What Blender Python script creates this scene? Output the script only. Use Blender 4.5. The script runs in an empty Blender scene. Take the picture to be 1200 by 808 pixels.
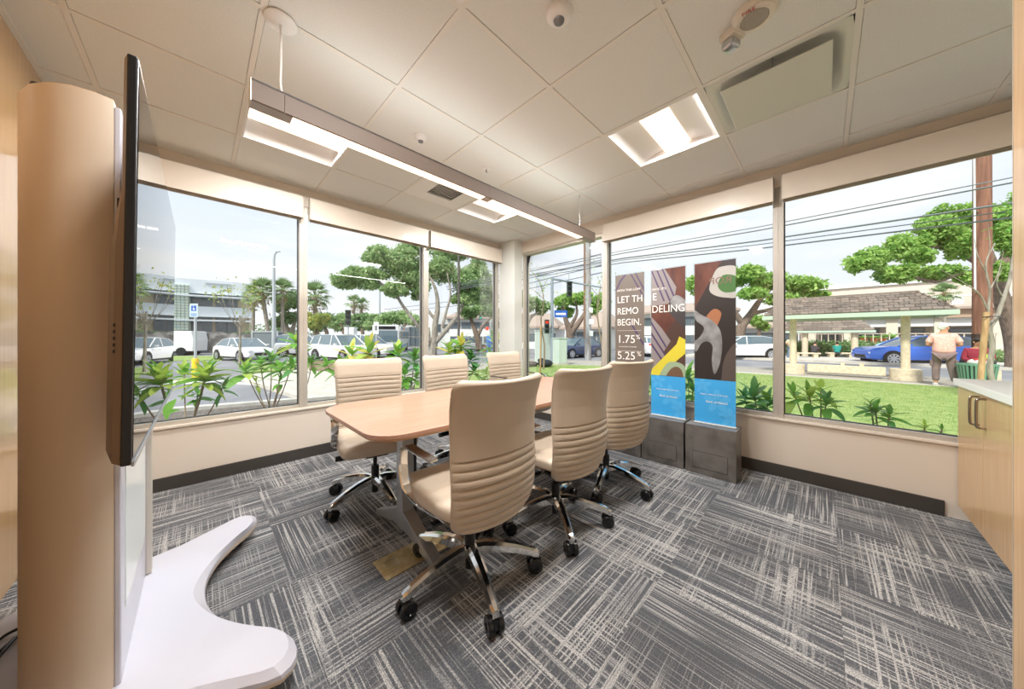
import bpy, bmesh, math, random
import numpy as np
from mathutils import Vector, Matrix
random.seed(7); rng = np.random.default_rng(7)
PI = math.pi; R = math.radians
SC = bpy.context.scene
COL = SC.collection

# ------------------------------------------------------------------ camera
F = 366.5                      # focal length in pixels of the 1200 px wide frame
HZ = 395.0                     # horizon row
EYE = 1.165
cam_d = bpy.data.cameras.new('camera'); cam = bpy.data.objects.new('camera', cam_d); COL.objects.link(cam)
cam_d.sensor_width = 36; cam_d.lens = 36 * F / 1200; cam_d.shift_y = (HZ - 404) / 1200
cam_d.clip_start = 0.02; cam_d.clip_end = 600
cam.location = (0, 0, EYE); cam.rotation_euler = (R(90), 0, R(-45))
SC.camera = cam
SC.view_settings.view_transform = 'Standard'; SC.view_settings.look = 'None'
SC.view_settings.gamma = 1; SC.view_settings.use_curve_mapping = False
SC.view_settings.exposure = 0.0

def at(px, d):
    """plan position of a thing seen in column px at depth d metres"""
    l = (px - 600) / F * d
    return ((d + l) / math.sqrt(2), (d - l) / math.sqrt(2))
def zat(py, d): return EYE + (HZ - py) * d / F
def at3(px, py, d):
    x, y = at(px, d); return Vector((x, y, zat(py, d)))

# ------------------------------------------------------------------ world and sun
W = bpy.data.worlds.new('sky'); SC.world = W; W.use_nodes = True
nt = W.node_tree; nt.nodes.clear()
def N(t, nt_, **k):
    n = nt_.nodes.new(t)
    for a, b in k.items(): setattr(n, a, b)
    return n
o_ = N('ShaderNodeOutputWorld', nt); bg = N('ShaderNodeBackground', nt)
tc = N('ShaderNodeTexCoord', nt); sep = N('ShaderNodeSeparateXYZ', nt)
nt.links.new(tc.outputs['Generated'], sep.inputs[0])
rmp = N('ShaderNodeValToRGB', nt); rmp.color_ramp.elements[0].position = 0.0; rmp.color_ramp.elements[0].color = (0.95, 0.97, 1.0, 1)
rmp.color_ramp.elements[1].position = 0.75; rmp.color_ramp.elements[1].color = (0.62, 0.78, 1.0, 1)
nt.links.new(sep.outputs[2], rmp.inputs[0])
mp = N('ShaderNodeMapping', nt); mp.inputs['Scale'].default_value = (1.2, 1.2, 4.5)
nz = N('ShaderNodeTexNoise', nt); nz.inputs['Scale'].default_value = 2.2; nz.inputs['Detail'].default_value = 6
nt.links.new(tc.outputs['Generated'], mp.inputs[0]); nt.links.new(mp.outputs[0], nz.inputs['Vector'])
r2 = N('ShaderNodeValToRGB', nt); r2.color_ramp.elements[0].position = 0.40; r2.color_ramp.elements[1].position = 0.62
nt.links.new(nz.outputs[0], r2.inputs[0])
mx = N('ShaderNodeMixRGB', nt); nt.links.new(r2.outputs[0], mx.inputs[0]); nt.links.new(rmp.outputs[0], mx.inputs[1])
mx.inputs[2].default_value = (1.0, 1.0, 1.0, 1)
nt.links.new(mx.outputs[0], bg.inputs[0]); bg.inputs[1].default_value = 1.12
nt.links.new(bg.outputs[0], o_.inputs[0])
sd = bpy.data.lights.new('sun', 'SUN'); sd.energy = 4.6; sd.angle = R(8); sd.color = (1, 0.95, 0.86)
sun = bpy.data.objects.new('sun', sd); COL.objects.link(sun)
sun.rotation_euler = Vector((0.80, 0.12, -0.95)).to_track_quat('-Z', 'Y').to_euler()
LENS_POWER = 2.0               # emission of the ceiling luminaire lenses
PEND_POWER = 3.0
LAMP_W = 36.0                  # lamp behind each square lens
BAR_W = 9.0                   # lamp of each strip of the light bar; also scales the added uplight
LAMP_C = (1.0, 0.985, 0.97)
def lamp_light(parent, loc, sx, sy, watts, up=False):
    l = bpy.data.lights.new('lamp', 'AREA'); l.shape = 'RECTANGLE'; l.size = sx; l.size_y = sy; l.energy = watts; l.color = LAMP_C
    o = bpy.data.objects.new('lamp', l); COL.objects.link(o); o.parent = parent; o.location = loc
    if up: o.rotation_euler = (math.pi, 0, 0)
    return o

# ------------------------------------------------------------------ materials
def lin(c):
    c = [v / 255 for v in c]
    return tuple((v / 12.92 if v <= 0.04045 else ((v + 0.055) / 1.055) ** 2.4) for v in c) + (1,)
MATS = {}
def mat(name, col, rough=0.6, metal=0.0, noise=None, bump=None, spec=0.5, coat=0, var=0, coords='Object', emit=0, transl=0, alpha=1):
    """noise=(scale,(sx,sy,sz),col2,lo,hi)  bump=(scale,strength,dist)  var = object to object brightness change"""
    if name in MATS: return MATS[name]
    m = bpy.data.materials.new(name); m.use_nodes = True; t = m.node_tree
    b = t.nodes['Principled BSDF']; c = lin(col)
    b.inputs['Roughness'].default_value = rough; b.inputs['Metallic'].default_value = metal
    b.inputs['Specular IOR Level'].default_value = spec; b.inputs['Coat Weight'].default_value = coat
    b.inputs['Coat Roughness'].default_value = 0.08
    b.inputs['Base Color'].default_value = c
    src = None
    if noise or bump:
        tc = t.nodes.new('ShaderNodeTexCoord'); mp = t.nodes.new('ShaderNodeMapping')
        t.links.new(tc.outputs[coords], mp.inputs[0])
    if noise:
        sc_, st, c2, lo, hi = noise; mp.inputs['Scale'].default_value = st
        n = t.nodes.new('ShaderNodeTexNoise'); n.inputs['Scale'].default_value = sc_; n.inputs['Detail'].default_value = 5
        t.links.new(mp.outputs[0], n.inputs['Vector'])
        r = t.nodes.new('ShaderNodeValToRGB'); r.color_ramp.elements[0].position = lo; r.color_ramp.elements[1].position = hi
        r.color_ramp.elements[0].color = c; r.color_ramp.elements[1].color = lin(c2)
        t.links.new(n.outputs[0], r.inputs[0]); src = r.outputs[0]
    if var:
        oi = t.nodes.new('ShaderNodeObjectInfo'); mr = t.nodes.new('ShaderNodeMapRange')
        mr.inputs['To Min'].default_value = 1 - var; mr.inputs['To Max'].default_value = 1 + var
        t.links.new(oi.outputs['Random'], mr.inputs[0])
        hs = t.nodes.new('ShaderNodeHueSaturation'); t.links.new(mr.outputs[0], hs.inputs['Value'])
        if src: t.links.new(src, hs.inputs['Color'])
        else: hs.inputs['Color'].default_value = c
        src = hs.outputs[0]
    if src: t.links.new(src, b.inputs['Base Color'])
    if bump:
        n = t.nodes.new('ShaderNodeTexNoise'); n.inputs['Scale'].default_value = bump[0]; n.inputs['Detail'].default_value = 4
        t.links.new((mp if not noise else tc).outputs[0 if not noise else coords], n.inputs['Vector'])
        bp = t.nodes.new('ShaderNodeBump'); bp.inputs['Strength'].default_value = bump[1]; bp.inputs['Distance'].default_value = bump[2]
        t.links.new(n.outputs[0], bp.inputs['Height']); t.links.new(bp.outputs[0], b.inputs['Normal'])
    if emit:
        b.inputs['Emission Color'].default_value = c; b.inputs['Emission Strength'].default_value = emit
    if transl:
        tr = t.nodes.new('ShaderNodeBsdfTranslucent'); ms = t.nodes.new('ShaderNodeMixShader'); ms.inputs[0].default_value = transl
        if src: t.links.new(src, tr.inputs[0])
        else: tr.inputs[0].default_value = c
        o = t.nodes['Material Output']
        t.links.new(b.outputs[0], ms.inputs[1]); t.links.new(tr.outputs[0], ms.inputs[2]); t.links.new(ms.outputs[0], o.inputs[0])
    MATS[name] = m; return m

def glass_mat(name, tint=(1, 1, 1), refl=0.06, tint_a=1.0):
    m = bpy.data.materials.new(name); m.use_nodes = True; t = m.node_tree; t.nodes.remove(t.nodes['Principled BSDF'])
    tr = t.nodes.new('ShaderNodeBsdfTransparent'); tr.inputs[0].default_value = (*tint, 1)
    gl = t.nodes.new('ShaderNodeBsdfGlossy'); gl.inputs['Roughness'].default_value = 0.005
    fr = t.nodes.new('ShaderNodeFresnel'); fr.inputs[0].default_value = 1.45
    ms = t.nodes.new('ShaderNodeMixShader')
    t.links.new(fr.outputs[0], ms.inputs[0]); t.links.new(tr.outputs[0], ms.inputs[1]); t.links.new(gl.outputs[0], ms.inputs[2])
    t.links.new(ms.outputs[0], t.nodes['Material Output'].inputs[0]); MATS[name] = m; return m

def carpet_mat():
    m = bpy.data.materials.new('carpet'); m.use_nodes = True; t = m.node_tree; b = t.nodes['Principled BSDF']
    b.inputs['Roughness'].default_value = 0.95; b.inputs['Specular IOR Level'].default_value = 0.15
    L = t.links.new
    tc = t.nodes.new('ShaderNodeTexCoord'); oi = t.nodes.new('ShaderNodeObjectInfo')
    ml = t.nodes.new('ShaderNodeMath'); ml.operation = 'MULTIPLY'; ml.inputs[1].default_value = 37.0; L(oi.outputs['Random'], ml.inputs[0])
    def nz(scale, sx, sy, detail=2):
        mp = t.nodes.new('ShaderNodeMapping'); mp.inputs['Scale'].default_value = (sx, sy, 1)
        L(tc.outputs['Object'], mp.inputs[0])
        n = t.nodes.new('ShaderNodeTexNoise'); n.noise_dimensions = '4D'; n.inputs['Scale'].default_value = scale; n.inputs['Detail'].default_value = detail
        L(mp.outputs[0], n.inputs['Vector']); L(ml.outputs[0], n.inputs['W']); return n.outputs[0]
    def ramp(v, lo, hi):
        r = t.nodes.new('ShaderNodeMapRange'); r.inputs[1].default_value = lo; r.inputs[2].default_value = hi; L(v, r.inputs[0]); return r.outputs[0]
    def op(o, a, c):
        k = t.nodes.new('ShaderNodeMath'); k.operation = o
        for i, v in enumerate((a, c)):
            if isinstance(v, (int, float)): k.inputs[i].default_value = v
            else: L(v, k.inputs[i])
        return k.outputs[0]
    fine = nz(1, 300, 300, 2)
    A = ramp(nz(1, 1.6, 125, 1), 0.51, 0.61)            # threads along the tile
    B = ramp(nz(1, 125, 1.6, 1), 0.51, 0.61)            # threads across the tile
    gA = ramp(nz(1, 2.2, 6.0), 0.36, 0.56); gB = ramp(nz(1, 4.0, 2.6), 0.44, 0.60)
    brk = ramp(fine, 0.30, 0.58)
    a = op('MULTIPLY', op('MULTIPLY', A, op('ADD', 0.35, op('MULTIPLY', gA, 0.65))), brk)
    c = op('MULTIPLY', op('MULTIPLY', B, gB), brk)
    mxv = op('MAXIMUM', a, op('MULTIPLY', c, 0.95))
    sp = op('ADD', mxv, op('MULTIPLY', ramp(fine, 0.42, 0.75), 0.22))
    cr = t.nodes.new('ShaderNodeValToRGB'); cr.color_ramp.elements[0].color = lin((76, 79, 85)); cr.color_ramp.elements[1].color = lin((200, 198, 195))
    cr.color_ramp.elements[0].position = 0.0; cr.color_ramp.elements[1].position = 0.95
    L(sp, cr.inputs[0]); L(cr.outputs[0], b.inputs['Base Color'])
    bp = t.nodes.new('ShaderNodeBump'); bp.inputs['Strength'].default_value = 0.5; bp.inputs['Distance'].default_value = 0.003
    L(sp, bp.inputs['Height']); L(bp.outputs[0], b.inputs['Normal']); MATS['carpet'] = m; return m

paint = mat('wall_paint', (228, 217, 203), 0.45, bump=(220, 0.06, 0.002))
whitep = mat('white_plastic', (236, 234, 232), 0.35)
ceilm = mat('ceiling_tile', (230, 231, 227), 0.85, noise=(160, (1, 1, 1), (222, 223, 218), 0.35, 0.7), bump=(240, 0.08, 0.001))
tbar = mat('t_bar', (230, 227, 220), 0.8)
alum = mat('aluminium_frame', (205, 198, 186), 0.35, 0.35)
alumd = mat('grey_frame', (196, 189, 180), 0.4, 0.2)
gask = mat('gasket', (60, 66, 72), 0.5)
base_m = mat('baseboard', (66, 62, 58), 0.5)
shade_m = mat('shade_fascia', (234, 224, 210), 0.4, coat=0.2)
wood = mat('maple_veneer', (214, 178, 136), 0.35, noise=(6, (14, 14, 0.5), (198, 160, 116), 0.35, 0.7), coat=0.3)
woodw = mat('wall_veneer', (208, 168, 120), 0.25, noise=(5, (10, 10, 0.35), (198, 158, 112), 0.3, 0.7), coat=0.6)
woodt = mat('table_veneer', (192, 150, 126), 0.34, noise=(7, (0.6, 13, 13), (174, 130, 106), 0.3, 0.75), coat=0.25)
wooden = mat('edge_wood', (192, 150, 112), 0.5)
leather = mat('leather', (197, 182, 163), 0.42, bump=(420, 0.12, 0.0015), spec=0.4)
chrome = mat('polished_aluminium', (225, 222, 218), 0.12, 1.0)
dchrome = mat('dark_chrome', (120, 108, 98), 0.16, 1.0)
black = mat('black_plastic', (22, 22, 24), 0.35)
blackg = mat('black_gloss', (4, 4, 5), 0.0)
steel = mat('brushed_steel', (170, 172, 176), 0.35, 0.9)
silverp = mat('silver_paint', (176, 180, 184), 0.35, 0.6)
brass = mat('brass', (214, 194, 150), 0.35, 0.7, noise=(30, (1, 1, 1), (190, 166, 118), 0.4, 0.7))
cartt = mat('tan_shell', (206, 188, 166), 0.45, coat=0.1)
cartw = mat('cart_white', (196, 196, 206), 0.3)
slate = mat('slate_laminate', (112, 108, 104), 0.35, noise=(7, (1, 1, 1), (82, 78, 74), 0.40, 0.68), bump=(60, 0.1, 0.002))
counter = mat('counter_white', (246, 248, 248), 0.25)
glass = glass_mat('window_glass', (0.985, 0.995, 0.99))
acryl = glass_mat('acrylic', (0.97, 0.99, 0.985))
carpet = carpet_mat()
lens = mat('lit_lens', (255, 228, 200), 0.5, emit=LENS_POWER)
lens2 = mat('lit_strip', (255, 222, 190), 0.5, emit=PEND_POWER)
asphalt = mat('asphalt', (122, 124, 130), 0.9, noise=(0.6, (1, 1, 1), (150, 150, 154), 0.35, 0.7), bump=(40, 0.2, 0.01))
concrete = mat('concrete', (205, 200, 190), 0.85, noise=(3, (1, 1, 1), (186, 180, 170), 0.4, 0.7))
curbm = mat('curb', (200, 198, 192), 0.8, noise=(6, (1, 1, 1), (176, 172, 166), 0.4, 0.7))
aggr = mat('aggregate', (186, 180, 170), 0.9, noise=(34, (1, 1, 1), (140, 136, 128), 0.45, 0.6))
soil = mat('soil', (92, 86, 80), 0.95, noise=(28, (1, 1, 1), (136, 130, 122), 0.45, 0.65))
mulch = mat('mulch', (150, 126, 104), 0.95, noise=(24, (1, 1, 1), (112, 92, 76), 0.45, 0.65))
grass = mat('lawn', (124, 152, 78), 0.9, noise=(5, (1, 1, 1), (158, 174, 104), 0.35, 0.68), bump=(60, 0.4, 0.03))
bladem = mat('grass_blade', (128, 158, 80), 0.7, noise=(2, (1, 1, 1), (170, 182, 108), 0.4, 0.65), transl=0.3)
paintw = mat('road_paint', (225, 225, 222), 0.7)

# ------------------------------------------------------------------ mesh building
class MB:
    def __init__(s): s.v = []; s.f = []; s.m = []
    def add(s, vs, fs, mi=0):
        o = len(s.v); s.v += [tuple(v) for v in vs]; s.f += [tuple(i + o for i in f) for f in fs]; s.m += [mi] * len(fs); return s
    def box(s, lo, hi, mi=0):
        x0, y0, z0 = lo; x1, y1, z1 = hi
        return s.add([(x0,y0,z0),(x1,y0,z0),(x1,y1,z0),(x0,y1,z0),(x0,y0,z1),(x1,y0,z1),(x1,y1,z1),(x0,y1,z1)],
                     [(0,3,2,1),(4,5,6,7),(0,1,5,4),(1,2,6,5),(2,3,7,6),(3,0,4,7)], mi)
    def obox(s, c, ux, hx, hy, hz, mi=0):
        """box centred c, local x along plan direction ux"""
        ux = Vector((ux[0], ux[1], 0)).normalized(); uy = Vector((-ux.y, ux.x, 0)); c = Vector(c)
        vs = [c + ux*a*hx + uy*b*hy + Vector((0,0,e*hz)) for e in (-1,1) for a,b in ((-1,-1),(1,-1),(1,1),(-1,1))]
        return s.add(vs, [(0,3,2,1),(4,5,6,7),(0,1,5,4),(1,2,6,5),(2,3,7,6),(3,0,4,7)], mi)
    def tube(s, pts, r, n=8, mi=0, caps=True):
        pts = [Vector(p) for p in pts]; rs = r if isinstance(r, (list, tuple)) else [r] * len(pts)
        vs = []; prev = None
        for i, p in enumerate(pts):
            t = (pts[min(i+1, len(pts)-1)] - pts[max(i-1, 0)]).normalized()
            if prev is None:
                a = Vector((0,0,1)) if abs(t.z) < 0.9 else Vector((1,0,0)); u = t.cross(a).normalized()
            else:
                u = prev - t * prev.dot(t); u.normalize()
            prev = u; w = t.cross(u)
            vs += [p + (u*math.cos(2*PI*k/n) + w*math.sin(2*PI*k/n)) * rs[i] for k in range(n)]
        fs = [(i*n+k, i*n+(k+1)%n, (i+1)*n+(k+1)%n, (i+1)*n+k) for i in range(len(pts)-1) for k in range(n)]
        if caps: fs += [tuple(reversed(range(n))), tuple((len(pts)-1)*n+k for k in range(n))]
        return s.add(vs, fs, mi)
    def lathe(s, prof, c=(0,0,0), n=24, mi=0, ax='z'):
        vs = []
        for (r, z) in prof:
            for k in range(n):
                a = 2*PI*k/n; p = (r*math.cos(a), r*math.sin(a), z)
                if ax == 'x': p = (p[2], p[0], p[1])
                if ax == 'y': p = (p[1], p[2], p[0])
                vs.append((p[0]+c[0], p[1]+c[1], p[2]+c[2]))
        m = len(prof)
        fs = [(i*n+k, i*n+(k+1)%n, (i+1)*n+(k+1)%n, (i+1)*n+k) for i in range(m-1) for k in range(n)]
        fs += [tuple(reversed(range(n))), tuple((m-1)*n+k for k in range(n))]
        return s.add(vs, fs, mi)
    def prism(s, poly, z0, z1, mi=0, fn=None):
        n = len(poly); fn = fn or (lambda a, b, z: (a, b, z))
        vs = [fn(a, b, z0) for a, b in poly] + [fn(a, b, z1) for a, b in poly]
        fs = [tuple(reversed(range(n))), tuple(range(n, 2*n))] + [(i, (i+1)%n, n+(i+1)%n, n+i) for i in range(n)]
        return s.add(vs, fs, mi)
    def loft(s, rings, mi=0, caps=True):
        n = len(rings[0]); vs = [p for r_ in rings for p in r_]
        fs = [(i*n+k, i*n+(k+1)%n, (i+1)*n+(k+1)%n, (i+1)*n+k) for i in range(len(rings)-1) for k in range(n)]
        if caps: fs += [tuple(reversed(range(n))), tuple((len(rings)-1)*n+k for k in range(n))]
        return s.add(vs, fs, mi)
    def ball(s, c, r, n=10, mi=0):
        r = r if isinstance(r, (list, tuple)) else (r, r, r); m = max(4, n*2//3); rings = []
        for i in range(m+1):
            a = -PI/2 + PI*i/m; q = max(math.cos(a), 0.02)
            rings.append([(c[0]+r[0]*q*math.cos(2*PI*k/n), c[1]+r[1]*q*math.sin(2*PI*k/n), c[2]+r[2]*math.sin(a)) for k in range(n)])
        return s.loft(rings, mi)
    def band(s, pts, wdir, w, t, mi=0):
        """flat strap swept along pts; wdir = width direction"""
        pts = [Vector(p) for p in pts]; wd = Vector(wdir).normalized(); rings = []
        for i, p in enumerate(pts):
            tg = (pts[min(i+1, len(pts)-1)] - pts[max(i-1, 0)]).normalized(); nn = tg.cross(wd).normalized()
            ww = w[i] if isinstance(w, (list, tuple)) else w; tt = t[i] if isinstance(t, (list, tuple)) else t
            rings.append([p + wd*a*ww/2 + nn*b*tt/2 for a, b in ((-1,-.5),(-.8,-1),(.8,-1),(1,-.5),(1,.5),(.8,1),(-.8,1),(-1,.5))])
        return s.loft(rings, mi)
    def build(s, name, m, parent=None, loc=(0,0,0), smooth=None, bevel=0, seg=2, rz=0):
        me = bpy.data.meshes.new(name); me.from_pydata(s.v, [], s.f)
        for x in (m if isinstance(m, (list, tuple)) else [m]): me.materials.append(x)
        if isinstance(m, (list, tuple)): me.polygons.foreach_set('material_index', s.m)
        bm = bmesh.new(); bm.from_mesh(me); bmesh.ops.recalc_face_normals(bm, faces=bm.faces); bm.to_mesh(me); bm.free()
        if smooth is not None:
            me.polygons.foreach_set('use_smooth', [True]*len(me.polygons)); me.set_sharp_from_angle(angle=R(smooth))
        me.update()
        o = bpy.data.objects.new(name, me); COL.objects.link(o); o.location = loc; o.rotation_euler[2] = rz
        if parent is not None: o.parent = parent
        if bevel:
            b = o.modifiers.new('bevel', 'BEVEL'); b.width = bevel; b.segments = seg; b.limit_method = 'ANGLE'; b.angle_limit = R(40)
        return o

def empty(name, loc=(0,0,0), rz=0):
    o = bpy.data.objects.new(name, None); COL.objects.link(o); o.location = loc; o.rotation_euler = (0,0,rz); o.empty_display_size = 0.1; return o
def tag(o, label=None, cat=None, group=None, kind=None):
    for k, v in (('label', label), ('category', cat), ('group', group), ('kind', kind)):
        if v: o[k] = v
    return o
def S(o): o['kind'] = 'structure'; return o
def thing(name, label, cat, loc=(0,0,0), rz=0, group=None): return tag(empty(name, loc, rz), label, cat, group)
def copy_tree(o, parent=None):
    c = o.copy(); COL.objects.link(c)
    if parent is not None: c.parent = parent
    for ch in list(o.children): copy_tree(ch, c)
    return c
def smooth_path(pts, n=6):
    """Catmull-Rom through pts"""
    P = [Vector(p) for p in pts]; P = [P[0]*2-P[1]] + P + [P[-1]*2-P[-2]]; out = []
    for i in range(1, len(P)-2):
        for k in range(n):
            t = k/n; a, b, c, d = P[i-1], P[i], P[i+1], P[i+2]
            out.append(0.5*((2*b)+(c-a)*t+(2*a-5*b+4*c-d)*t*t+(3*b-a-3*c+d)*t**3))
    out.append(P[-2]); return out

# ------------------------------------------------------------------ room shell
X0, X1, Y0, Y1, H = -0.62, 3.43, -1.25, 3.54, 2.59
SILL, HEAD = 0.478, 2.42
floor = S(MB().box((X0-.2, Y0-.2, -0.2), (X1+.15, Y1+.15, -0.006)).build('floor', base_m))
T = 0.61
def carpet_tile(xa, xb, ya, yb, rot):
    cx, cy = (xa+xb)/2, (ya+yb)/2; hx, hy = (xb-xa)/2-.0003, (yb-ya)/2-.0003
    if rot: hx, hy = hy, hx
    o = MB().box((-hx, -hy, -0.006), (hx, hy, 0)).build('carpet_tile', carpet, floor, (cx, cy, 0)); o.rotation_euler[2] = rot*PI/2
def cuts(a, b, o, st=T):
    k = math.ceil((a - o)/st + 1e-6); out = [a]
    while o + k*st < b - 1e-4: out.append(o + k*st); k += 1
    return out + [b]
gx = cuts(X0, X1, -0.3); gy = cuts(Y0, Y1, -0.05)
for i in range(len(gx)-1):
    for j in range(len(gy)-1): carpet_tile(gx[i], gx[i+1], gy[j], gy[j+1], (i+j) % 2 if random.random() < .75 else random.randint(0,1))

S(MB().box((X0-.15, Y0-.15, -0.2), (X0, Y1+.15, 2.95)).build('wall_left', woodw))
S(MB().box((X0, Y0-.15, -0.2), (X1+.15, Y0, 2.95)).build('wall_front', paint))
S(MB().box((X0, Y1, -0.4), (X1, Y1+.16, SILL)).box((X0, Y1, HEAD), (X1, Y1+.16, 2.95)).build('wall_back', paint))
S(MB().box((X1, Y0, -0.4), (X1+.16, Y1+.16, SILL)).box((X1, Y0, HEAD), (X1+.16, Y1+.16, 2.95)).build('wall_right', paint))
S(MB().box((X0-.15, Y0-.15, 2.80), (X1+.16, Y1+.16, 3.1)).build('roof', mat('roofing', (150,150,150), .9)))
S(MB().box((3.262, 3.213, SILL), (X1, Y1, H)).box((3.262, 3.213, 0.0), (X1, Y1, SILL)).build('corner_column', mat('column_paint', (226, 228, 222), 0.45), bevel=0.003))
S(MB().box((X0, Y1-.014, 0), (X1, Y1, 0.10)).build('baseboard_back', base_m, bevel=.003))
S(MB().box((X1-.014, -0.55, 0), (X1, Y1, 0.10)).build('baseboard_right', base_m, bevel=.003))
S(MB().box((X0, Y1-.02, SILL-.012), (3.262, Y1+.02, SILL+.006)).build('trim_1', paint, bevel=.003))
S(MB().box((X1-.02, Y0, SILL-.012), (X1+.02, 3.213, SILL+.006)).build('trim_2', paint, bevel=.003))
# wood faced wall end at the right edge of the view
tr = S(MB().box((1.50, Y0, 0), (1.615, -0.374, H)).build('trim_3', wood, bevel=.002))
MB().box((1.615, -0.46, 0), (1.619, -0.3735, H)).build('metal_edge', alum, tr)

# windows: one framed pane between mullions
def window(n, axis, a, b, dark=False):
    w = S(empty('window_%d' % n, (a if axis == 'x' else X1+.03, a if axis == 'y' else Y1+.03, SILL)))
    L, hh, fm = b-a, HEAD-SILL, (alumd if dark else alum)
    fn = (lambda u0, u1, d0, d1, z0, z1, mb: mb.box((u0, d0, z0), (u1, d1, z1))) if axis == 'x' else (lambda u0, u1, d0, d1, z0, z1, mb: mb.box((d0, u0, z0), (d1, u1, z1)))
    j = .034
    m1 = MB(); fn(0, j, -.02, .09, 0, hh, m1); m1.build('window_jamb', fm, w, bevel=.002)
    m2 = MB(); fn(L-j, L, -.02, .09, 0, hh, m2); m2.build('window_jamb', fm, w, bevel=.002)
    m3 = MB(); fn(j, L-j, -.01, .09, 0, .035, m3); m3.build('window_sill', fm, w, bevel=.002)
    m4 = MB(); fn(j, L-j, -.01, .09, hh-.035, hh, m4); m4.build('window_head', fm, w, bevel=.002)
    g = MB(); fn(j, j+.006, .035, .055, .035, hh-.035, g); fn(L-j-.006, L-j, .035, .055, .035, hh-.035, g)
    fn(j, L-j, .035, .055, .035, .041, g); g.build('gasket', gask, w)
    p = MB(); fn(j+.002, L-j-.002, .044, .046, .037, hh-.037, p); p.build('pane', glass, w)
window(1, 'x', X0, 0.71); window(2, 'x', 0.71, 2.022); window(3, 'x', 2.022, 3.262)
window(4, 'y', 1.87, 3.213); window(5, 'y', 0.276, 1.87, True); window(6, 'y', Y0, 0.276, True)

def shade(axis, a, b, label):
    o = thing('roller_shade', label, 'window shade', ((a+b)/2, Y1-.045, 2.285) if axis == 'x' else (X1-.045, (a+b)/2, 2.285), 0 if axis == 'x' else -PI/2, 'roller shade boxes over the windows')
    h = (b-a)/2
    MB().box((-h, -.035, 0), (h, -.028, .205)).box((-h, -.035, .198), (h, .04, .205)).build('fascia', shade_m, o, bevel=.002)
    MB().box((-h, -.036, 0), (-h+.006, .04, .205)).build('end_cap', alum, o); MB().box((h-.006, -.036, 0), (h, .04, .205)).build('end_cap', alum, o)
    MB().tube([(-h+.01, .005, .1), (h-.01, .005, .1)], .028, 12).build('roller_tube', whitep, o, smooth=40)
    MB().box((-h+.01, .025, -.01), (h-.01, .031, .1)).build('hem_bar', alum, o)
shade('x', X0+.02, 0.69, 'cream roller shade box over the leftmost window beside the television')
shade('x', 0.745, 2.0, 'cream roller shade box over the middle window of the left-hand glass wall')
shade('x', 2.04, 3.25, 'short cream roller shade box ending against the white corner column')
shade('y', 0.30, 1.85, 'cream roller shade box over the window behind the printed banners')
shade('y', Y0+.02, 0.25, 'cream roller shade box over the window nearest the white counter')

# ceiling: slab, grid bars and tiles
ceiling = S(MB().box((X0, Y0, 2.74), (X1, Y1, 2.80)).build('ceiling', tbar))
cx_ = cuts(X0, X1, 0.196); cy_ = cuts(Y0, Y1, 1.722)
for c in cx_[1:-1]: MB().box((c-.012, Y0, H-.001), (c+.012, Y1, H+.004)).build('grid_bar', tbar, ceiling)
for c in cy_[1:-1]: MB().box((X0, c-.012, H-.0012), (X1, c+.012, H+.0038)).build('grid_bar', tbar, ceiling)
MB().box((X0, Y0, H-.002), (X0+.022, Y1, H+.004)).box((X1-.022, Y0, H-.002), (X1, Y1, H+.004)).box((X0, Y0, H-.002), (X1, Y0+.022, H+.004)).box((X0, Y1-.022, H-.002), (X1, Y1, H+.004)).build('wall_angle', tbar, ceiling)
def cell(x, y):
    i = max(k for k, v in enumerate(cx_) if v <= x); j = max(k for k, v in enumerate(cy_) if v <= y); return i, j
TROF = [(2.3, .8), (.5, .8), (.5, 2.6), (2.3, 2.6)]; DIFF = (2.3, .2); VENT = (1.7, 2.6)
holes = {cell(*p) for p in TROF + [DIFF, VENT]}
for i in range(len(cx_)-1):
    for j in range(len(cy_)-1):
        if (i, j) in holes: continue
        a, b, c, d = cx_[i], cx_[i+1], cy_[j], cy_[j+1]
        MB().box((a+.0132-(a+b)/2, c+.0132-(c+d)/2, 0), (b-.0132-(a+b)/2, d-.0132-(c+d)/2, .016)).build('ceiling_tile', ceilm, ceiling, ((a+b)/2, (c+d)/2, H+.0015), bevel=.0012)

def troffer(p, label, src=[None]):
    i, j = cell(*p); cx, cy = (cx_[i]+cx_[i+1])/2, (cy_[j]+cy_[j+1])/2
    if src[0]:
        o = copy_tree(src[0]); o.location = (cx, cy, H); o['label'] = label; return
    o = thing('recessed_light', label, 'ceiling light', (cx, cy, H), 0, 'recessed square ceiling lights'); src[0] = o
    h = .293
    MB().box((-h,-h,-.002),(h,-h+.014,.075)).box((-h,h-.014,-.002),(h,h,.075)).box((-h,-h,-.002),(-h+.014,h,.075)).box((h-.014,-h,-.002),(h,h,.075)).build('housing', whitep, o)
    for s in (-1, 1):
        prof = [(s*(h-.014), .004), (s*.23, .034), (s*.17, .052), (s*.095, .058)]
        MB().loft([[(x, y, z) for y, z in prof] + [(x, y, z+.004) for y, z in reversed(prof)] for x in (-h+.014, h-.014)]).build('reflector', whitep, o, smooth=40)
    prof = [(-.095, .056), (-.08, .040), (0, .034), (.08, .040), (.095, .056), (.095, .07), (-.095, .07)]
    MB().loft([[(x, y, z) for y, z in prof] for x in (-h+.014, h-.014)]).build('lens', lens, o, smooth=40)
    MB().box((-h, -h, .07), (h, h, .08)).build('back_plate', whitep, o)
    lamp_light(o, (0, 0, .030), .56, .15, LAMP_W)
troffer(TROF[0], 'square recessed ceiling light beside the air diffuser, near the right windows')
troffer(TROF[1], 'square recessed ceiling light only its corner showing at the top of the view')
troffer(TROF[2], 'square recessed ceiling light behind the near end of the hanging light bar')
troffer(TROF[3], 'square recessed ceiling light farthest off, near the corner column')

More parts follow.
